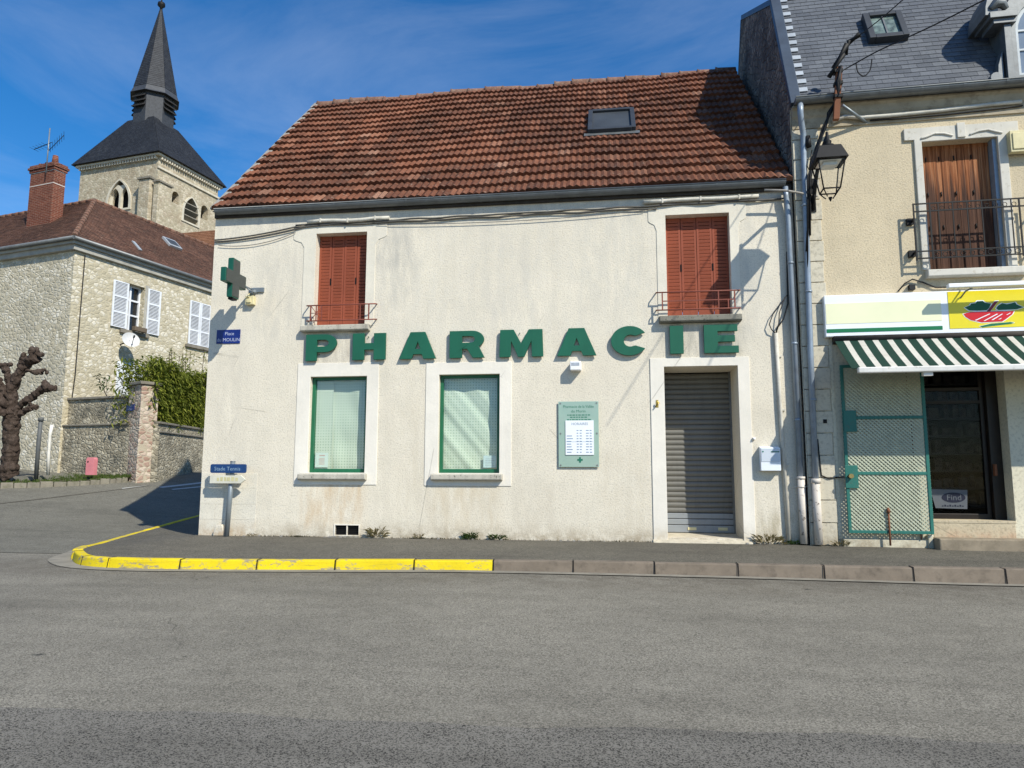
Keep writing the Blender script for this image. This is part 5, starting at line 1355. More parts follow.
# verge with kerb on the far side of the side street
kk = [hit(x, y, 0.0) for x, y in ((-60, 492), (-20, 490), (0, 489), (40, 488), (80, 486), (110, 484), (128, 482.5))]
mb = MB(); jm = MB()
for i in range(len(kk) - 1):
    for s_ in range(3):
        a = kk[i].lerp(kk[i + 1], s_ / 3); b = kk[i].lerp(kk[i + 1], (s_ + .97) / 3); t = (b - a); t.z = 0; t.normalize(); n_ = Vector((-t.y, t.x, 0))
        za = zroad(a.x, a.y) - .1; h_ = .26 + random.uniform(-.015, .015)
        q = [a, b, b + n_ * .22, a + n_ * .22]
        mb.mesh([(p.x, p.y, za) for p in q] + [(p.x, p.y, za + h_) for p in q], [(0, 1, 5, 4), (1, 2, 6, 5), (2, 3, 7, 6), (3, 0, 4, 7), (4, 5, 6, 7)])
props(mb.build('far_kerb', simple('far_kerb_stone', (.21, .19, .15), .95, .25, 3, .4, 30, dirt=((.08, .09, .04), .6)), bevel=.02), kind='structure')
FL = Frame(at_depth(127, 474.5, dW), R(-13)); FL.O.z = 0
back = [FL.W(u_, .1, 1.0) for u_ in lin(-9, .2, 6)]
vg = MB(); N = 24; J = 6
front = []
for i in range(N + 1):
    t = i / N * (len(kk) - 1); a = min(int(t), len(kk) - 2); front.append(kk[a].lerp(kk[a + 1], t - a))
zb = FL.W(0, 0, 0); zbase = 1.0663 - (474.5 - 472.3) / 720 * dW
grid = []
for i in range(N + 1):
    f = front[i]; b = FL.W(-9 + 9.3 * i / N, .15, 0); zf = zroad(f.x, f.y) + .14
    grid.append([Vector((f.x + (b.x - f.x) * j / J, f.y + (b.y - f.y) * j / J, zf + (zbase - zf) * j / J + (.02 * math.sin(i * 2.1 + j) if 0 < j < J else 0))) for j in range(J + 1)])
vg.mesh([p for r_ in grid for p in r_], [(i * (J + 1) + j, (i + 1) * (J + 1) + j, (i + 1) * (J + 1) + j + 1, i * (J + 1) + j + 1) for i in range(N) for j in range(J)], 0, True)
props(vg.build('verge', K['soil'], recalc=False), kind='structure')
gr = MB()
for k in range(9000):
    i = random.randrange(N); j = random.randrange(J); p = grid[i][j].lerp(grid[i + 1][j + 1], random.random()); p = p.lerp(grid[i + 1][j], random.random() * .6)
    h_ = random.uniform(.02, .09); a = random.uniform(0, 6.28); w_ = .008; d_ = Vector((math.cos(a), math.sin(a), 0)); l_ = Vector((random.uniform(-.03, .03), random.uniform(-.03, .03), h_))
    gr.face([p - d_ * w_, p + d_ * w_, p + l_])
props(gr.build('grass', K['grass'], recalc=False), 'short green grass on the bank in front of the garden wall', 'grass', None, 'stuff')

# stone house
cH = at_depth(76, 237, dH); FH = Frame((cH.x, cH.y, 0), R(77)); EZh = cH.z - .12
hs = thing('stone_house', 'pale rubble stone house with brown tiled hip roof and white louvred shutters', 'house', FH)
def rq(fr, tl, br, v=0):
    a = fr.Q(*tl, v); b = fr.Q(*br, v); return a[0], b[0], b[1], a[1]
W1 = rq(FH, (125, 282), (142, 334)); W1 = (W1[0], W1[1], W1[2] + .02, W1[3])
mb = MB(); wall(mb, 0, 14, -.5, EZh - .02, [(*W1, .28)], 0.0); mb.build('wall', K['house_stone'], hs, recalc=False)
mb = MB(); mb.face([(0, 0, -.5), (0, 13, -.5), (0, 13, EZh - .02), (0, 0, EZh - .02)]); mb.build('end_wall', K['house_stone_grey'], hs, recalc=False)
SR = 2.55; RZ = 2.62; ov = .25
mb = MB()
A_, B_ = (-ov, -ov, EZh + .02), (14, -ov, EZh + .02); C_, D_ = (14, SR, EZh + RZ), (-ov, SR, EZh + RZ)
mb.face([A_, B_, C_, (SR, SR, EZh + RZ)], 1)
LW = SR + ov
tiles(mb, (A_[0], A_[1], A_[2] + .03), (B_[0], B_[1], B_[2] + .03), (C_[0], C_[1], C_[2] + .03), (D_[0], D_[1], D_[2] + .03), 85, 34, amp=.004, thick=.018, seg=1, bumps=1, half=True, gap=.03, jit=.006, skip=lambda s, t: -ov + s * (14 + ov) < -ov + t * LW - .05)
A2, B2, C2, D2 = (-ov, 13, EZh + .02), (-ov, -ov, EZh + .02), (SR, -ov, EZh + RZ), (SR, 13, EZh + RZ)
mb.face([A2, B2, (SR, SR, EZh + RZ), D2], 1)
tiles(mb, *[(p[0], p[1], p[2] + .03) for p in (A2, B2, C2, D2)], 80, 34, amp=.004, thick=.018, seg=1, bumps=1, half=True, gap=.03, jit=.006, skip=lambda s, t: 13 - s * (13 + ov) < -ov + t * LW - .05)
mb.face([C_, (SR, SR, EZh + RZ), D2, (14, 13, EZh + .5)], 1)
hr = mb.build('roof', [K['house_tiles'], K['under']], hs, recalc=False)
rt = simple('hip_ridge_tiles', (.15, .075, .05), .9, .35, 5, .5, 30, dirt=((.26, .22, .17), .7))
mb = MB()
def capline(p, q, n_, r=.10):
    p = Vector(p); q = Vector(q)
    for k in range(n_):
        a = p.lerp(q, k / n_); b = p.lerp(q, (k + 1.1) / n_); mb.tube([a, b], [r, r * .82], 8)
capline((-ov, -ov, EZh + .05), (SR, SR, EZh + RZ + .03), 15); capline((SR, SR, EZh + RZ + .03), (14, SR, EZh + RZ + .03), 32); capline((SR, SR, EZh + RZ + .03), (SR, 13, EZh + RZ + .03), 28)
mb.build('ridge_tile_row', rt, hr)
mb = MB(); mb.box(-.12, 14, -.12, -.004, EZh - .34, EZh - .16); mb.box(-.12, -.004, -.004, 13, EZh - .34, EZh - .16); mb.box(-.20, 14, -.20, -.004, EZh - .158, EZh - .03); mb.box(-.20, -.004, -.004, 13, EZh - .158, EZh - .03); mb.build('eave_board', K['render_grey'], hs, bevel=.015)
mb = MB(); mb.tube([(-.27, -.27, EZh - .0), (14, -.27, EZh - .0)], .065, 10); mb.tube([(-.27, -.27, EZh - .0), (-.27, 13, EZh - .0)], .065, 10); mb.build('gutter', K['zinc'], hs)
# roof windows
def slope_pt(px, py):
    r = ray(px, py); nn = (FH.u * 0 + FH.v * -(RZ / (SR + ov)) + Vector((0, 0, 1))); p0 = FH.W(0, -ov, EZh + .02); t = (p0 - CAM).dot(nn) / r.dot(nn); p = CAM + r * t - FH.O; return p.dot(FH.u), p.dot(FH.v), (CAM + r * t).z
sdh = Vector((0, SR + ov, RZ)).normalized(); snh = Vector((0, -RZ, SR + ov)).normalized()
for q in ((171, 245),):
    c = Vector(slope_pt(*q)); mb = MB()
    mb.obox(c + snh * .08, (.32, 0, 0), sdh * .30, snh * .05); sw = mb.build('skylight', K['zinc_light'], hs, bevel=.01)
    mb = MB(); mb.obox(c + snh * .13, (.24, 0, 0), sdh * .20, snh * .008); mb.build('pane', K['grey_glass'], sw)
c = Vector(slope_pt(136, 247)); mb = MB(); mb.obox(c + snh * .06, (.06, 0, 0), sdh * .28, snh * .02); mb.build('roof_flashing', K['zinc_light'], hs)
# windows and shutters on the right face
def louvre_panel(a, b, z0, z1, y):
    mb = MB(); st = .06
    mb.box(a, a + st, y - .04, y, z0, z1); mb.box(b - st, b, y - .04, y, z0, z1)
    cuts = [z0, z0 + (z1 - z0) * .33, z0 + (z1 - z0) * .67, z1]
    for z in cuts: mb.box(a + st, b - st, y - .038, y, max(z0, z - .04), min(z1, z + .04))
    for p, q in zip(cuts, cuts[1:]):
        n_ = 9
        for k in range(n_):
            zc = p + .05 + (q - p - .1) * (k + .5) / n_; mb.obox(((a + b) / 2, y - .018, zc), ((b - a) / 2 - st, 0, 0), (0, .012, .012), (0, -.003, .004))
    mb.box(a + st, b - st, y - .004, y, z0, z1, 1)
    return mb.build('shutter', [K['white_paint'], simple('shutter_gap_grey', (.22, .23, .26), .8)], hs)
q = rq(FH, (113, 279.5), (125, 329)); louvre_panel(q[0], q[1], q[2], q[3], -.03)
q = rq(FH, (147.5, 288.5), (157.5, 336)); louvre_panel(q[0], q[1], q[2], q[3], -.03)
q = rq(FH, (189.5, 300), (208, 348.5)); mq = (q[0] + q[1]) / 2; louvre_panel(q[0], mq - .01, q[2] + .02, q[3], -.03); louvre_panel(mq + .01, q[1], q[2] + .02, q[3], -.03)
for sq_ in ((q[0] - .1, q[1] + .1, q[2] - .12, q[2]), (W1[0] - .1, W1[1] + .25, W1[2] - .14, W1[2])): mb = MB(); mb.box(sq_[0], sq_[1], -.1, -.003, sq_[2], sq_[3]); mb.build('sill', K['coping'], hs, bevel=.015)
mb = MB(); a, b, c_, e_ = W1; st = .05
mb.box(a, a + st, .2, .27, c_, e_); mb.box(b - st, b, .2, .27, c_, e_); mb.box((a + b) / 2 - .035, (a + b) / 2 + .035, .19, .27, c_, e_)
for z in (c_ + .03, c_ + (e_ - c_) * .36, c_ + (e_ - c_) * .68, e_ - .03): mb.box(a + st, b - st, .205, .265, z - .03, z + .03)
wf = mb.build('window', K['white_paint'], hs)
mb = MB(); mb.box(a, b, .272, .28, c_, e_); mb.build('pane', K['black_glass'], wf)
mb = MB(); mb.shape([[(b + .02, c_ - .1), (b + .02, e_ + .1), (b + .2, e_ + .1), (b + .2, c_ - .1)]], -.012, .004); mb.build('window_jamb', K['render_grey'], hs)
mb = MB(); q = rq(FH, (117, 361), (141, 400)); mb.box(q[0], q[1], -.05, .0, q[2] - .3, q[3]); mb.box(q[0] + .12, q[1] - .12, -.06, -.05, q[2], q[3] - .12); mb.build('white_door', K['white_paint'], hs, bevel=.01)
mb = MB(); q = FH.Q(139, 331, -.2); mb.box(q[0] - .22, q[0] + .3, -.26, -.1, q[1] - .02, q[1] + .14); mb.build('window_box', simple('old_planter', (.13, .10, .07), .8), hs, bevel=.01)
# crack cables on the corner
mb = MB(); mb.tube([(.35, -.03, EZh - .4), (.33, -.03, 4.2), (.22, -.03, 2.4), (.2, -.03, 1.2)], .018, 5);  mb.build('wall_cable', K['cable'], hs)
# chimney
ch_ = MB(); uc = 1.1
v0 = FH.Qu(51.5, 205, uc)[0]; v1 = FH.Qu(28, 205, uc)[0]; zt = FH.Qu(42, 171, uc)[1]; zt2 = FH.Qu(42, 166, uc)[1]
ww = (v1 - v0) * .36
ch_.box(uc, uc + ww, v0, v1, EZh + .3, zt); chm = ch_.build('chimney', K['brick'], hs)
mb = MB()
for k, (e2, za, zb_) in enumerate(((.04, zt - .02, zt + .08), (.08, zt + .08, zt + .17), (.04, zt + .17, zt + .26))): mb.box(uc - e2, uc + ww + e2, v0 - e2, v1 + e2, za + .002, zb_)
mb.build('chimney_cap', K['brick'], chm, bevel=.01)
zz = zt - .55
for z in (zz, zt - .05): mb = MB(); mb.box(uc - .006, uc + ww + .006, v0 - .006, v1 + .006, z, z + .03); mb.build('white_band', K['brick_band'], chm)
for k, t in enumerate((.25, .55, .82)): mb = MB(); mb.tube([(uc + ww * .5, v0 + (v1 - v0) * t, zt + .25), (uc + ww * .5, v0 + (v1 - v0) * t, zt + (.62 if k == 0 else .40))], [.12, .09], 12); mb.build('chimney_pot', K['brick'], chm)
mb = MB(); mb.box(uc - .14, uc + ww + .1, v0 - .1, v1 + .1, EZh + .02 + (uc) * .88, EZh + .02 + uc * .88 + .22); mb.build('mortar_skirt', K['mortar'], chm, bevel=.05)
# aerial on the chimney
ar = thing('tv_aerial', 'thin metal television aerial strapped to the brick chimney', 'aerial', FH, (uc, (v0 + v1) / 2, zt))
mb = MB(); vm = (v0 + v1) / 2 + .0; zm = FH.Qu(48, 131, uc)[1]; v_m = FH.Qu(48, 160, uc - .1)[0]
mb.tube([(uc - .13, v_m, zt - .2), (uc - .13, v_m, zm)], .022, 6); mb.build('mast', K['galv'], ar)
mb = MB(); zc = FH.Qu(48, 146, uc)[1]
mb.tube([(uc - .13, v_m + .75, zc - .1), (uc - .13, v_m - .15, zc + .02)], .014, 5); mb.tube([(uc - .13, v_m, zc - .3), (uc + .1, v_m - .45, zc + .35)], .012, 5)
for k in range(8):
    t = k / 7; p = Vector((uc - .13, v_m, zc - .25)).lerp(Vector((uc + .1, v_m - .45, zc + .33)), t); mb.tube([p - Vector((.1, .12, -.10)), p + Vector((.1, .12, -.10))], .006, 4)
for k in range(5):
    p = Vector((uc - .13, v_m + .75 - k * .15, zc - .1 + k * .02)); mb.tube([p - Vector((.18, .02, 0)), p + Vector((.18, .02, 0))], .006, 4)
mb.tube([(uc - .13, v_m - .1, zt + .15), (uc - .1, v_m - .75, zt + .02)], .008, 4)
mb.build('antenna', K['iron_black'], ar)
# satellite dish
q = FH.Q(130, 341, -.45); ds = thing('satellite_dish', 'round pale grey satellite dish below the open window of the stone house', 'satellite dish', FH, (q[0], 0, q[1]))
mb = MB(); cD = Vector((q[0], -.45, q[1])); ax = (FH.u.dot(CAM - cH), FH.v.dot(CAM - cH)); axd = Vector((-.35, -.85, .38)).normalized(); e1_ = axd.cross(Vector((0, 0, 1))).normalized(); e2_ = e1_.cross(axd)
vs = []; fs = []
for i in range(7):
    r_ = .29 * i / 6; dq = .10 * (i / 6) ** 2
    for j in range(24): t = 2 * math.pi * j / 24; vs.append(cD + axd * dq + (e1_ * math.cos(t) + e2_ * math.sin(t)) * r_)
for i in range(6):
    for j in range(24): fs.append((i * 24 + j, i * 24 + (j + 1) % 24, (i + 1) * 24 + (j + 1) % 24, (i + 1) * 24 + j))
mb.mesh(vs, fs, 0, True); mb.build('reflector', K['dish'], ds, recalc=False)
mb = MB(); mb.tube([cD - e2_ * .27 + axd * .08, cD + axd * .36 - e2_ * .05], .012, 5); mb.tube([cD + axd * .34 - e2_ * .06, cD + axd * .42 - e2_ * .02], .03, 8); mb.tube([cD, (cD.x, -.2, cD.z - .05), (cD.x, 0, cD.z - .1)], .022, 6); mb.build('feed_arm', K['iron_black'], ds)

# garden walls, pillar
gw1 = thing('garden_wall', 'dark mossy rubble garden wall left of the stone pillar with a flat coping', 'wall', FL, (-3, 0, 1))
z_low = FL.Q(60, 425, 0)[1]; z_up = FL.Q(90, 398, .12)[1]; uL = FL.Q(57, 420, .12)[0]
mb = MB(); mb.box(-9.5, -.02, 0, .5, .2, z_low - .06); mb.build('lower_wall', K['wall_stone'], gw1)
mb = MB(); mb.box(-9.5, -.02, -.05, .11, z_low - .058, z_low); mb.build('ledge', K['coping'], gw1, bevel=.015)
mb = MB(); mb.box(uL, -.02, .12, .5, z_low - .058, z_up - .05); mb.build('upper_wall', K['wall_stone'], gw1)
mb = MB(); mb.box(uL - .03, -.02, .05, .55, z_up - .048, z_up + .03); mb.build('coping', K['coping'], gw1, bevel=.015)
p_ = at_depth(136, 477, dW - .35); FP = Frame((p_.x, p_.y, 0), R(61))
pz = FP.Q(140, 384, 0)[1]
pu1 = FP.Q(156, 440, 0)[0]; pvl = FP.Qu(125.5, 440, 0)[0]
pl_ = thing('stone_pillar', 'square rubble stone gate pillar with a flat cap and a blue plate', 'pillar', FP, (.3, .3, .9))
mb = MB(); mb.box(0, pu1, 0, max(.4, pvl), .3, pz - .0); mb.build('shaft', K['pillar_stone'], pl_, bevel=.02)
mb = MB(); mb.box(-.06, pu1 + .06, -.06, max(.4, pvl) + .06, pz + .002, pz + .10); mb.build('cap', K['coping'], pl_, bevel=.02)
ss = thing('street_sign', 'tiny blue street name plate on the left face of the stone pillar', 'street sign', FP, (0, .2, 2))
s0 = FP.Qu(134.2, 404, -.02); s1 = FP.Qu(126.2, 411.5, -.02)
mb = MB(); mb.box(-.02, -.004, s0[0], s1[0], s1[1], s0[1]); mb.build('plate', K['blue_plate'], ss)
mb = MB(); sm_ = (s0[0] + s1[0]) / 2
vs_t, fs_t = text_data('Rue'); vs_u, fs_u = text_data('du Moulin')
mb.mesh([(-.022, sm_ - a * .085, s1[1] + .135 + b * .085) for a, b in vs_t], fs_t); mb.mesh([(-.022, sm_ - a * .068, s1[1] + .04 + b * .068) for a, b in vs_u], fs_u)
mb.build('lettering', K['plate_text'], ss)
qa = at_depth(156.5, 475, dW); qb = at_depth(204, 470, dW * 1.17); FQ = Frame((qa.x, qa.y, 0), math.atan2(qb.y - qa.y, qb.x - qa.x))
z2 = FQ.Q(160, 422, 0)[1]; z2b = FQ.Q(160, 431, 0)[1]
gw2 = thing('garden_wall', 'low rubble garden wall right of the stone pillar below the hedge', 'wall', FQ, (1.5, 0, 1))
mb = MB(); mb.box(0, 7, 0, .45, .2, z2b - .05); mb.box(0, 7, .06, .4, z2b + .002, z2 - .05); mb.build('wall_body', K['wall_stone'], gw2)
mb = MB(); mb.box(0, 7, -.05, .45, z2b - .048, z2b); mb.box(0, 7, 0.0, .46, z2 - .048, z2 + .02); mb.build('coping', K['coping'], gw2, bevel=.012)

# hedge: many leaves through its volume
def leaf(mb, p, d, L, w, m=0, fold=.25):
    d = d.normalized(); s_ = d.cross(Vector((random.uniform(-.4, .4), random.uniform(-.4, .4), 1))).normalized() * w; n_ = s_.cross(d).normalized() * w * fold
    a, b, c2, t_ = p, p + d * L * .45 + s_ + n_, p + d * L * .45 - s_ + n_, p + d * L - Vector((0, 0, L * .22))
    mb.face([a, b, t_], m); mb.face([a, t_, c2], m)
hg = thing('hedge', 'dense yellow green leafy hedge behind the low wall with thin shoots on top', 'hedge', FQ, (1.5, .8, z2))
mb = MB()
for k in range(15000):
    u = random.uniform(-.1, 5.0); v = random.uniform(.25, 1.5); zmax = FQ.Q(175, 372, .6)[1] + .14 * math.sin(u * 2.3) + .10 * math.sin(u * 5.1 + 1) + random.uniform(-.12, .16)
    z = z2 - .1 + (zmax - z2 + .1) * random.random() ** .8
    bulge = .14 * math.sin(u * 3.1 + z * 2.7) + .10 * math.sin(u * 7 + z * 5)
    if random.random() < .55: v = .18 + bulge * .6 + random.random() ** 2 * .35
    if math.sin(u * 9 + z * 4) * math.sin(z * 8 - u * 3) > .8: continue
    leaf(mb, Vector((u, v, z)), Vector((random.uniform(-1, 1), random.uniform(-1.2, .5), random.uniform(-.9, .3))), random.uniform(.13, .26), random.uniform(.018, .035))
mb.build('foliage', K['leaf'], hg, recalc=False)['kind'] = 'stuff'
mb = MB()
for k in range(60):
    u = random.uniform(0, 5); v = random.uniform(.3, 1.3); mb.tube([(u, v, z2 - .6), (u + random.uniform(-.2, .2), v, z2 + random.uniform(.3, 1.0))], .012, 4)
for (px, pt) in ((170, 352), (172, 349), (183, 353), (186, 348), (190, 352), (203, 350), (165, 358), (178, 357)):
    a = FQ.Q(px - 1, 372, .7); b = FQ.Q(px + random.uniform(-1, 2), pt, .7); mb.tube([(a[0], .7, a[1]), ((a[0] + b[0]) / 2 + .03, .7, (a[1] + b[1]) / 2), (b[0], .7, b[1])], .010, 4)
mb.build('stem', K['bark'], hg)
for (px, pt) in ((170, 352), (172, 349), (183, 353), (186, 348), (190, 352), (203, 350), (165, 358), (178, 357)):
    mb = MB()
    for k in range(26):
        q = FQ.Q(px + random.uniform(-3, 3), random.uniform(pt, 372), .7); leaf(mb, Vector((q[0], .7 + random.uniform(-.12, .12), q[1])), Vector((random.uniform(-1, 1), random.uniform(-1, .6), random.uniform(-.5, .8))), random.uniform(.12, .2), random.uniform(.016, .026))
    mb.build('shoot', K['leaf'], hg, recalc=False)
# climbers on top of the wall
def sprig(fr, v, pts, n_, lab, nm='climbing_plant', spread=4):
    q0 = fr.Q(*pts[0], v); t_ = thing(nm, lab, 'plant', fr, (q0[0], v, q0[1])); mb = MB(); m2 = MB()
    for (px, py) in pts[1:]:
        q = fr.Q(px, py, v); mid = ((q0[0] + q[0]) / 2 + random.uniform(-.05, .05), v - .05, (q0[1] + q[1]) / 2 + .05); mb.tube([(q0[0], v, q0[1]), mid, (q[0], v - .05, q[1])], .009, 4)
        for k in range(n_):
            q2 = fr.Q(px + random.uniform(-spread, spread), py + random.uniform(-spread, spread), v); leaf(m2, Vector((q2[0], v + random.uniform(-.1, .05), q2[1])), Vector((random.uniform(-1, 1), random.uniform(-1, .3), random.uniform(-.8, .8))), random.uniform(.12, .22), random.uniform(.02, .035))
    mb.build('stem', K['bark'], t_); m2.build('leaves', K['leaf_dark'], t_, recalc=False)
sprig(FL, .45, [(131, 384), (128, 367), (134, 362), (137, 370), (125, 372), (126, 382)], 7, 'thin green climber growing up in front of the white door by the pillar')
sprig(FL, .35, [(107, 397), (104, 384), (108, 379), (110, 388), (100, 378)], 9, 'small sparse plant growing on top of the dark garden wall', spread=3)

GNARL = bpy.data.textures.new('gnarl', 'CLOUDS'); GNARL.noise_scale = .16; GNARL.noise_depth = 4
# pollarded plane tree
pT = hit(13, 474, .30); dT = (pT - CAM).dot(fwd)
tr = thing('plane_tree', 'bare pollarded plane tree with knobbly dark limbs on the grass bank', 'tree', F0, tuple(pT))
def tp(x, y, dd=0): return at_depth(x / 5.48, 340 + y / 5.48, dT + dd)
def limb(name, pts, rad, knob=True):
    mb = MB(); P3 = [tp(*p) for p in pts]; out = []; rr = []
    for i in range(len(P3) - 1):
        for k in range(6):
            t = k / 6; out.append(P3[i].lerp(P3[i + 1], t) + Vector((random.uniform(-1, 1), random.uniform(-1, 1), random.uniform(-1, 1))) * rad[i] * .10); rr.append((rad[i] * (1 - t) + rad[i + 1] * t) * random.uniform(.95, 1.06))
    out.append(P3[-1]); rr.append(rad[-1]); mb.tube(out, rr, 12)
    if knob:
        for q in range(7):
            c = P3[-1] + Vector((random.uniform(-1, 1), random.uniform(-1, 1), random.uniform(-.6, 1))) * rad[-1] * .8; r_ = rad[-1] * random.uniform(.45, .8)
            mb.tube([c + Vector((0, 0, -r_)), c + Vector((0, 0, -r_ * .6)), c, c + Vector((0, 0, r_ * .6)), c + Vector((0, 0, r_))], [r_ * .3, r_ * .8, r_, r_ * .8, r_ * .2], 8)
    for q in range(5):
        i = random.randrange(len(out)); a = random.uniform(0, 6.28); c = out[i] + Vector((math.cos(a), -abs(math.sin(a)) , random.uniform(-.3, .3))) * rr[i] * .8; r_ = rr[i] * random.uniform(.3, .5)
        mb.tube([c + Vector((0, 0, -r_)), c, c + Vector((0, 0, r_))], [r_ * .5, r_, r_ * .4], 7)
    o = mb.build(name, K['bark'], tr)
    sm_ = o.modifiers.new('smooth', 'SUBSURF'); sm_.levels = 2; sm_.render_levels = 2
    dm_ = o.modifiers.new('gnarl', 'DISPLACE'); dm_.texture = GNARL; dm_.strength = .16; dm_.mid_level = .5; dm_.texture_coords = 'GLOBAL'
    return o
k_ = dT / 720 / 5.48
limb('trunk', [(48, 760), (52, 700), (58, 600), (62, 500), (66, 420), (66, 380)], [48 * k_, 44 * k_, 41 * k_, 39 * k_, 42 * k_, 40 * k_], False)
limb('limb', [(66, 400), (62, 320), (75, 250), (110, 170), (150, 125), (205, 88)], [36 * k_, 30 * k_, 26 * k_, 24 * k_, 26 * k_, 36 * k_])
limb('limb', [(70, 410), (120, 350), (170, 315), (220, 275), (275, 255)], [26 * k_, 20 * k_, 19 * k_, 20 * k_, 32 * k_])
limb('limb', [(90, 410), (130, 390), (175, 365)], [20 * k_, 17 * k_, 20 * k_])
limb('limb', [(140, 165), (180, 175), (235, 178)], [13 * k_, 11 * k_, 17 * k_])
limb('limb', [(60, 300), (50, 230), (38, 180), (28, 145)], [24 * k_, 20 * k_, 19 * k_, 24 * k_])
limb('limb', [(110, 150), (125, 120), (130, 100)], [20 * k_, 18 * k_, 22 * k_])
limb('limb', [(55, 400), (10, 340, -.2), (-40, 290, -.3), (-70, 240, -.3)], [30 * k_, 26 * k_, 26 * k_, 32 * k_])
limb('limb', [(58, 330), (10, 260, -.1), (-20, 230, -.2)], [22 * k_, 24 * k_, 28 * k_])
limb('limb', [(55, 405), (15, 400, -.3), (-30, 380, -.5)], [22 * k_, 20 * k_, 26 * k_])
# posts and the pink bin on the bank
b0 = hit(48, 473, .28); d0 = (b0 - CAM).dot(fwd)
mb = MB(); mb.tube([at_depth(48, 475, d0), at_depth(48.5, 455, d0), at_depth(50, 435, d0), at_depth(52, 425, d0)], .045, 8)
props(mb.build('white_post', K['pole_white'], base=tuple(b0)), 'slim white leaning post in front of the garden wall', 'post')
b0 = hit(36, 477, .24); d0 = (b0 - CAM).dot(fwd)
mb = MB(); mb.tube([at_depth(36, 479, d0), at_depth(38, 450, d0), at_depth(41, 418, d0)], .055, 8); mb.tube([at_depth(41, 421, d0), at_depth(41, 417.5, d0)], .07, 8)
props(mb.build('grey_post', K['pole_grey'], base=tuple(b0)), 'dark grey leaning post on the grass between the plane tree and the white post', 'post')
b0 = hit(91, 475, .26); d0 = (b0 - CAM).dot(fwd); kk_ = d0 / 720
pb = thing('pink_bin', 'small faded pink plastic bin standing on the grass by the dark garden wall', 'bin', F0, tuple(b0))
mb = MB(); wv = 4.3 * kk_; hh = 17.5 * kk_
mb.shape([[(b0.x - wv, b0.z), (b0.x - wv, b0.z + hh * .85)] + arc(b0.x - wv * .6, b0.z + hh * .85, wv * .4, hh * .15, 180, 90, 5) + arc(b0.x + wv * .6, b0.z + hh * .85, wv * .4, hh * .15, 90, 0, 5) + [(b0.x + wv, b0.z)]], b0.y - .08, b0.y + .08)
mb.build('body', K['pink'], pb, bevel=.03); mb = MB(); mb.box(b0.x - wv * .6, b0.x - wv * .35, b0.y - .095, b0.y - .08, b0.z + hh * .72, b0.z + hh * .8); mb.build('slot', K['gap'], pb)

# church
dC = 58.0
cC = at_depth(159, 154, dC); FC = Frame((cC.x, cC.y, 0), R(80)); kc = dC / 55.0; zc_ = cC.z
chu = thing('church', 'old rubble stone church tower with a dark slate spire behind the stone house', 'church', FC)
WU, WV = 6.55 * kc, 7.75 * kc
def gothic(a, b, z0, zs, n=8):
    w = b - a; return [(a, z0), (a, zs)] + [(b - w * math.cos(R(60 * i / n)), zs + w * math.sin(R(60 * i / n))) for i in range(1, n + 1)] + [(a + w * math.cos(R(60 * i / n)), zs + w * math.sin(R(60 * i / n))) for i in range(n - 1, 0, -1)] + [(b, zs), (b, z0)]
def cr(tl, br): q = rq(FC, tl, br); return q
r1 = cr((172.5, 190), (178.5, 205)); r2 = cr((184.5, 194), (197, 226)); r3 = cr((201.5, 204), (207.5, 221))
mb = MB(); holes = [archp(r1[0], r1[1], r1[2], r1[3] - (r1[1] - r1[0]) / 2, 8), gothic(r2[0], r2[1], r2[2], r2[3] - (r2[1] - r2[0]) * .9), archp(r3[0], r3[1], r3[2], r3[3] - (r3[1] - r3[0]) / 2, 8)]
mb.shape([rect(0, WU, 3, zc_ - .1)] + [list(h) for h in holes], 0, .6)
mb.build('tower_wall', K['church_stone'], chu)
mb = MB()
v0 = FC.Qu(130, 190, 0)[0]; v1 = FC.Qu(109, 190, 0)[0]; zl0 = FC.Qu(120, 209, 0)[1]; zl1 = FC.Qu(120, 181, 0)[1]
hl_ = gothic(v0, v1, zl0, zl1 - (v1 - v0) * .85)
mb.shape([rect(.62, WV, 3, zc_ - .1), list(hl_)], 0, .6, 0, 'yz'); mb.build('tower_wall', K['church_stone'], chu)
mb = MB(); mb.box(.7, WU, .7, WV, 3, zc_ - .2); mb.build('belfry_dark', K['gap'], chu)
mb = MB()   # tracery of the big window
def circ(cx2, cz2, r_): return arc(cx2, cz2, r_, r_, 0, 345, 23)
vm = (v0 + v1) / 2; wv_ = v1 - v0
inn = [gothic(v0 + .12, vm - .10, zl0 + .1, zl0 + wv_ * .50), gothic(vm + .10, v1 - .12, zl0 + .1, zl0 + wv_ * .50), circ(vm, zl0 + wv_ * 1.18, wv_ * .25)]
mb.shape([list(hl_)] + inn, .1, .35, 0, 'yz'); mb.build('tracery', K['church_trim'], chu)
for pl, y_ in ((holes[1], 0),):
    mb = MB()
    ctr = ((r2[0] + r2[1]) / 2, (r2[2] + r2[3]) / 2); g = [(ctr[0] + (p - ctr[0]) * 1.28, ctr[1] + (q - ctr[1]) * 1.12) for p, q in pl]; mb.shape([g, list(pl)], -.08, .02); mb.build('window_arch', K['church_trim'], chu)
mb = MB(); ctr = (vm, (zl0 + zl1) / 2); g = [(ctr[0] + (p - ctr[0]) * 1.22, ctr[1] + (q - ctr[1]) * 1.12) for p, q in hl_]; mb.shape([g, list(hl_)], -.08, .02, 0, 'yz')
mb.build('window_arch', K['church_trim'], chu)
for t in (.12, .36, .6):
    mb = MB(); mb.obox(((r2[0] + r2[1]) / 2, .25, r2[2] + (r2[3] - r2[2]) * t), ((r2[1] - r2[0]) / 2 + .02, 0, 0), (0, .32, -.22), (0, .03, .05))
    mb.build('belfry_louvre', K['coping'], chu)
mb = MB()
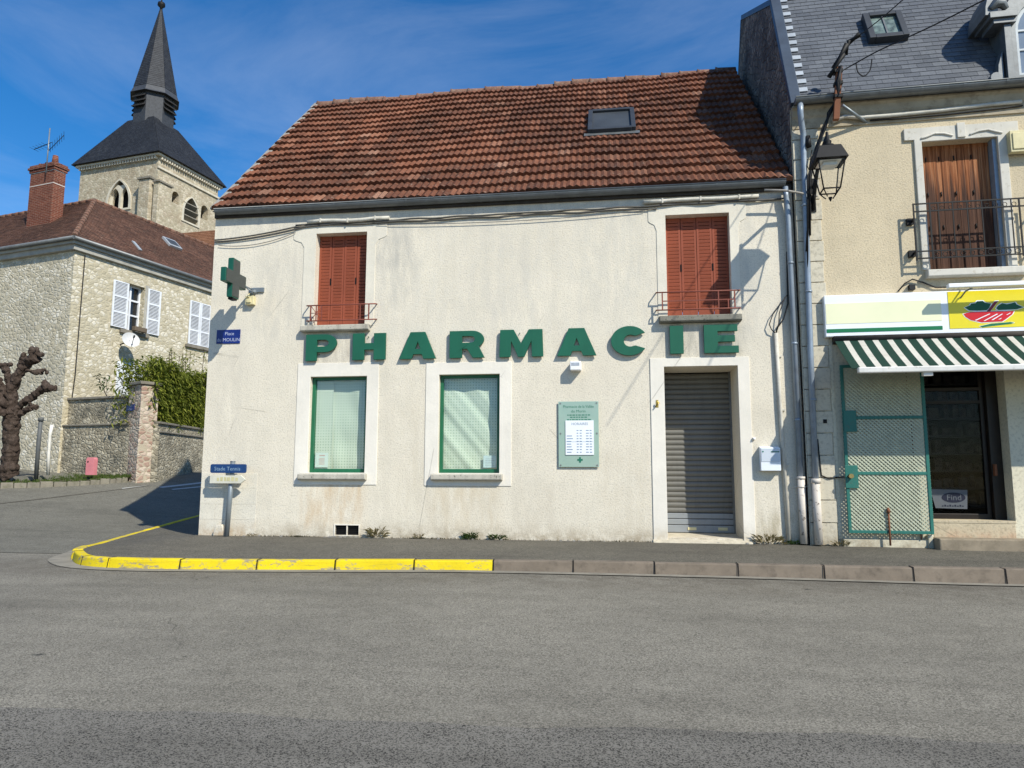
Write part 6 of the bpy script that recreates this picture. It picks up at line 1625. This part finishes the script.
za = FC.Q(161, 168, 0)[1]; mb.box(-.06, WU + .1, -.12, -.003, za - .12, za + .05)
n_ = 26
for k in range(n_): mb.box(.1 + k * WU / n_, .1 + k * WU / n_ + .12, -.25, -.003, zc_ - .42, zc_ - .2)
for k in range(n_ + 4): mb.box(-.25, -.003, .1 + k * WV / (n_ + 4), .1 + k * WV / (n_ + 4) + .12, zc_ - .42, zc_ - .2)
mb.box(-.3, WU + .25, -.3, -.003, zc_ - .19, zc_ - .02); mb.box(-.3, -.003, -.003, WV + .25, zc_ - .19, zc_ - .02); mb.build('corbel_course', K['church_trim'], chu)
mb = MB(); zb0 = FC.Q(163, 187, 0)[1]
mb.box(-.35, 1.0, -.55, -.003, 3, zb0); mb.box(-.55, -.003, .2, 1.3, 3, zb0 + .3); mb.box(-.45, .0, WV - .8, WV + .2, 3, zb0 - 1.0)
mb.box(1.02, 2.0, -.75, -.003, 3, zb0 - 4.4)
bt_ = mb.build('buttress', K['church_stone'], chu, bevel=.04)
mb = MB(); mb.box(-.45, 1.1, -.65, -.003, zb0 + .003, zb0 + .14); mb.box(-.66, -.003, .1, 1.4, zb0 + .303, zb0 + .46); mb.build('buttress_cap', K['coping'], bt_)
# pyramid roof, lantern and spire
oh = .5; cu_, cv_ = 2.75 * kc, 3.55 * kc
zl_ = zc_ + 4.55 * kc; lr = 1.62 * kc
def oct_(r, z, rot=22.5): return [Vector((cu_ + r * math.cos(R(rot + 45 * k)), cv_ + r * math.sin(R(rot + 45 * k)), z)) for k in range(8)]
base4 = [Vector((-oh, -oh, zc_)), Vector((WU + oh, -oh, zc_)), Vector((WU + oh, WV + oh, zc_)), Vector((-oh, WV + oh, zc_))]
sq = 1.3 * kc; zl_ = z_at(FC.W(cu_, cv_, 0), 126); top4 = [Vector((cu_ + a * sq, cv_ + b * sq, zl_)) for a, b in ((-1, -1), (1, -1), (1, 1), (-1, 1))]
mb = MB()
for k in range(4):
    a, b, c2, d2 = base4[k], base4[(k + 1) % 4], top4[(k + 1) % 4], top4[k]
    mb.face([a, b, c2, d2], 1)
    if k in (0, 3): tiles(mb, a + Vector((0, 0, .03)), b + Vector((0, 0, .03)), c2 + Vector((0, 0, .03)), d2 + Vector((0, 0, .03)), 34, 32, amp=0, thick=.02, half=True, gap=.02, jit=.004)
mb.face(base4, 1)
mb.build('tower_roof', [K['dark_slate'], K['under']], chu, recalc=False)
mb = MB(); z_top = FC.Q(157, 95, cv_ * .7)[1]
zt_ = CAM.z + 1e-6
cW = FC.W(cu_, cv_, 0); dcam = (cW - CAM).dot(fwd)
def zpx(px, py): return z_at(cW, py)
zla, zlb, zsp = zpx(157, 127) - 1.0, zpx(157, 101), zpx(161, 9)
r8 = oct_(lr, zla); t8 = oct_(lr * .98, zlb)
for k in range(8): mb.face([r8[k], r8[(k + 1) % 8], t8[(k + 1) % 8], t8[k]])
mb.build('lantern', simple('slate_hung_lantern', (.040, .044, .052), .6, .3, 6, .3, 12), chu)
mb = MB()
for k in range(0, 8, 1):
    a, b = oct_(lr * 1.01, zlb), None; p, q = a[k], a[(k + 1) % 8]; m_ = (p + q) / 2; out_ = (m_ - Vector((cu_, cv_, m_.z))).normalized(); t_ = (q - p) / 2
    if k % 2 == 0: continue
    for j in range(3): mb.obox(m_ + out_ * .12 + Vector((0, 0, -.35 - j * .42)), t_ * .92, out_ * .16 + Vector((0, 0, -.12)), Vector((0, 0, .05)))
mb.build('lantern_louvre', K['under'], chu)
mb = MB(); rb8 = oct_(lr * 1.16, zlb + .1); m8 = oct_(lr * 1.05, zlb + .6); rb0 = oct_(lr * 1.2, zlb); tip = oct_(.07, zsp)
for A8, B8 in ((rb0, rb8), (rb8, m8)):
    for k in range(8): mb.face([A8[k], A8[(k + 1) % 8], B8[(k + 1) % 8], B8[k]], 1)
for k in range(8):
    a, b, c2, d2 = m8[k], m8[(k + 1) % 8], tip[(k + 1) % 8], tip[k]
    mb.face([a, b, c2, d2], 1); o_ = ((a + b) / 2 - Vector((cu_, cv_, a.z))).normalized() * .02
    tiles(mb, b + o_, a + o_, d2 + o_, c2 + o_, 7, 44, amp=0, thick=.015, half=True, gap=.02, jit=.003)
mb.face(rb0, 1)
mb.build('spire', [K['dark_slate'], simple('spire_lead', (.05, .054, .062), .5, .2, 4)], chu, recalc=False)
mb = MB(); mb.tube([(cu_, cv_, zsp - .3), (cu_, cv_, zsp + .1), (cu_, cv_, zsp + .3), (cu_, cv_, zsp + .55), (cu_, cv_, zsp + .6), (cu_, cv_, zsp + 2.2)], [.10, .12, .32, .30, .06, .05], 10); mb.tube([(cu_ - .35, cv_ + .35, zsp + 1.5), (cu_ + .35, cv_ - .35, zsp + 1.5)], .05, 6); mb.build('finial', K['iron_black'], chu)
# nave roof right of the tower
zn0 = z_at(FC.W(6, -.9, 0), 228)
def fc(p): q = p - FC.O; return Vector((q.dot(FC.u), q.dot(FC.v), p.z))
NA, NB, NC, ND = (fc(at_depth(*q)) for q in ((140, 296, 44), (280, 286, 44), (280, 225, 50), (140, 237, 50)))
mb = MB(); mb.face([NA, NB, NC, ND], 1); up_ = Vector((0, 0, .03)); tiles(mb, NA + up_, NB + up_, NC + up_, ND + up_, 60, 34, amp=.004, thick=.02, half=True, gap=.03, jit=.006); nvr = mb.build('nave_roof', [K['nave_tiles'], K['under']], chu, recalc=False)
mb = MB(); mb.face([(NA[0], NA[1], 0), (NB[0], NB[1], 0), (NB[0], NB[1], NB[2] - .1), (NA[0], NA[1], NA[2] - .1)]); mb.face([(NC[0], NC[1], 0), (NB[0], NB[1], 0), (NB[0], NB[1], NB[2] - .1), (NC[0], NC[1], NC[2] - .1)]); mb.build('nave_wall', K['church_stone'], chu, recalc=False)

# ------------------------------------------------------------------ weeds along the foot of the walls
def weed(fr, u, v, r_, h_, n_, mat, lab, grp=None, flowers=False):
    base = (u, v, 0.0); w_ = fr.W(u, v, 0); z0 = hill(w_.x, w_.y) - .0
    t_ = thing('weed_tuft', lab, 'plant', fr, (u, v, z0), grp); mb = MB()
    for k in range(n_):
        a = random.uniform(0, 6.28); q = random.random() ** .6 * r_; leaf(mb, Vector((u + q * math.cos(a) * 1.5, v - abs(q * math.sin(a)) * .5, z0 + random.random() * h_ * .6)), Vector((math.cos(a), -.5 * abs(math.sin(a)), random.uniform(.2, 1.6))), random.uniform(.3, .9) * h_, random.uniform(.004, .014))
    mb.build('leaves', K[mat], t_, recalc=False)
weed(F0, -3.87, -.03, .10, .20, 90, 'leaf_dry', 'dry yellowish weed tuft at the wall foot under the left shop window')
weed(F0, -2.30, -.03, .08, .13, 120, 'leaf_dark', 'green weed tuft at the wall foot below the right shop window sill')
weed(F0, -1.85, -.03, .09, .10, 120, 'leaf_dark', 'low green weed tuft at the wall foot just right of the right shop window')
weed(F0, -3.15, -.03, .05, .10, 30, 'leaf_dry', 'tiny dry weed between the two shop windows at the wall foot')
weed(F0, 2.36, -.04, .16, .17, 120, 'leaf_dry', 'dry brownish weed clump between the doorway and the conduit foot')
weed(F0, 2.72, -.06, .06, .08, 90, 'leaf_dark', 'little green weed between the conduit foot and the rain pipes')
weed(FR, .42, -.05, .08, .10, 70, 'leaf_dry', 'straw coloured weed at the foot of the quoin stones by the gate')
weed(F0, -6.05, -.04, .06, .05, 50, 'leaf_dry', 'flat dry weed at the foot of the corner near the sign post')
# crumbled plaster by the corner
for (u, lab) in ((-6.62, 'lump of fallen white plaster leaning at the corner left of the sign post'),):
    mb = MB(); mb.shape([[(u - .11, 0), (u - .07, .17), (u + .06, .20), (u + .10, .10), (u + .12, 0)]], -.12, -.012); props(mb.build('plaster_lump', K['plinth'], base=(u, -.05, 0), bevel=.02), lab, 'rubble')
mb = MB(); random.seed(11)
for k in range(40):
    u = random.uniform(-6.3, 2.4); s_ = random.uniform(.006, .02)
    mb.obox((u, random.uniform(-.1, -.015), s_ * .5 + .002), (s_, 0, 0), (0, s_ * .8, 0), (0, 0, s_ * .6))
props(mb.build('rubble', K['mortar'], base=(-2, 0, 0)), 'scattered crumbs of plaster along the foot of the pharmacy wall', 'rubble', None, 'stuff')
mb = MB(); random.seed(12)
for k in range(2200):
    u = random.uniform(-6.4, 2.95); u += .25 * math.sin(u * 3)
    if random.random() > .45 + .4 * math.sin(u * 2.2 + 1) : continue
    if .62 < u < 2.15: continue
    h_ = random.uniform(.008, .035); a = random.uniform(0, 6.28); p = Vector((u, random.uniform(-.05, -.008), .002)); d_ = Vector((math.cos(a), math.sin(a), 0)) * .006
    mb.face([p - d_, p + d_, p + Vector((random.uniform(-.02, .02), random.uniform(-.02, 0), h_))])
props(mb.build('moss', m_leaf('foot_moss', (.03, .035, .015), (.075, .065, .03)), base=(-2, 0, 0), recalc=False), 'thin line of moss and weeds along the foot of the pharmacy wall', 'moss', None, 'stuff')

# ------------------------------------------------------------------ light
sd_ = Vector((1.04, -1, 1.26)).normalized()
sl_ = bpy.data.lights.new('sun', 'SUN'); sl_.energy = SUN_E if 'SUN_E' in globals() else 5.0; sl_.angle = R(.53); sl_.color = (1, .955, .84)
so = bpy.data.objects.new('sun', sl_); COL.objects.link(so); so.location = (20, -30, 40); so.rotation_euler = sd_.to_track_quat('Z', 'Y').to_euler()
w = bpy.data.worlds.new('World'); sc.world = w; w.use_nodes = True; t = w.node_tree; t.nodes.clear()
ou = t.nodes.new('ShaderNodeOutputWorld'); bg = t.nodes.new('ShaderNodeBackground'); t.links.new(bg.outputs[0], ou.inputs[0])
st_ = t.nodes.new('ShaderNodeTexSky'); st_.sky_type = 'NISHITA'; st_.sun_disc = False
st_.sun_elevation = math.asin(sd_.z); st_.sun_rotation = math.atan2(sd_.x, sd_.y); st_.altitude = 100; st_.air_density = 1.0; st_.dust_density = .15; st_.ozone_density = 3.5
bg.inputs[1].default_value = .135
# thin cirrus drawn over the sky
tc = t.nodes.new('ShaderNodeTexCoord'); mp = t.nodes.new('ShaderNodeMapping'); t.links.new(tc.outputs['Generated'], mp.inputs[0]); mp.inputs['Scale'].default_value = (1.3, 1.3, 4.5); mp.inputs['Rotation'].default_value = (R(10), R(-30), R(40))
nz = t.nodes.new('ShaderNodeTexNoise'); t.links.new(mp.outputs[0], nz.inputs['Vector']); nz.inputs['Scale'].default_value = 1.5; nz.inputs['Detail'].default_value = 7; nz.inputs['Roughness'].default_value = .62; nz.inputs['Distortion'].default_value = .6
rp_ = t.nodes.new('ShaderNodeValToRGB'); t.links.new(nz.outputs['Fac'], rp_.inputs[0]); rp_.color_ramp.elements[0].position = .42; rp_.color_ramp.elements[1].position = .95; rp_.color_ramp.elements[1].color = (.18, .18, .18, 1)
mx = t.nodes.new('ShaderNodeMix'); mx.data_type = 'RGBA'; t.links.new(rp_.outputs[0], mx.inputs[0]); hs_n = t.nodes.new('ShaderNodeHueSaturation'); hs_n.inputs['Saturation'].default_value = 1.36; hs_n.inputs['Hue'].default_value = .503; t.links.new(st_.outputs[0], hs_n.inputs['Color']); t.links.new(hs_n.outputs[0], mx.inputs[6]); mx.inputs[7].default_value = (8.0, 8.4, 8.8, 1)
t.links.new(mx.outputs[2], bg.inputs[0])
sc.view_settings.view_transform = 'Standard'; sc.view_settings.look = 'None'; sc.view_settings.exposure = .2; sc.view_settings.gamma = 1
sc.render.engine = 'CYCLES'; sc.cycles.use_denoising = True; sc.cycles.max_bounces = 8; sc.cycles.transparent_max_bounces = 16
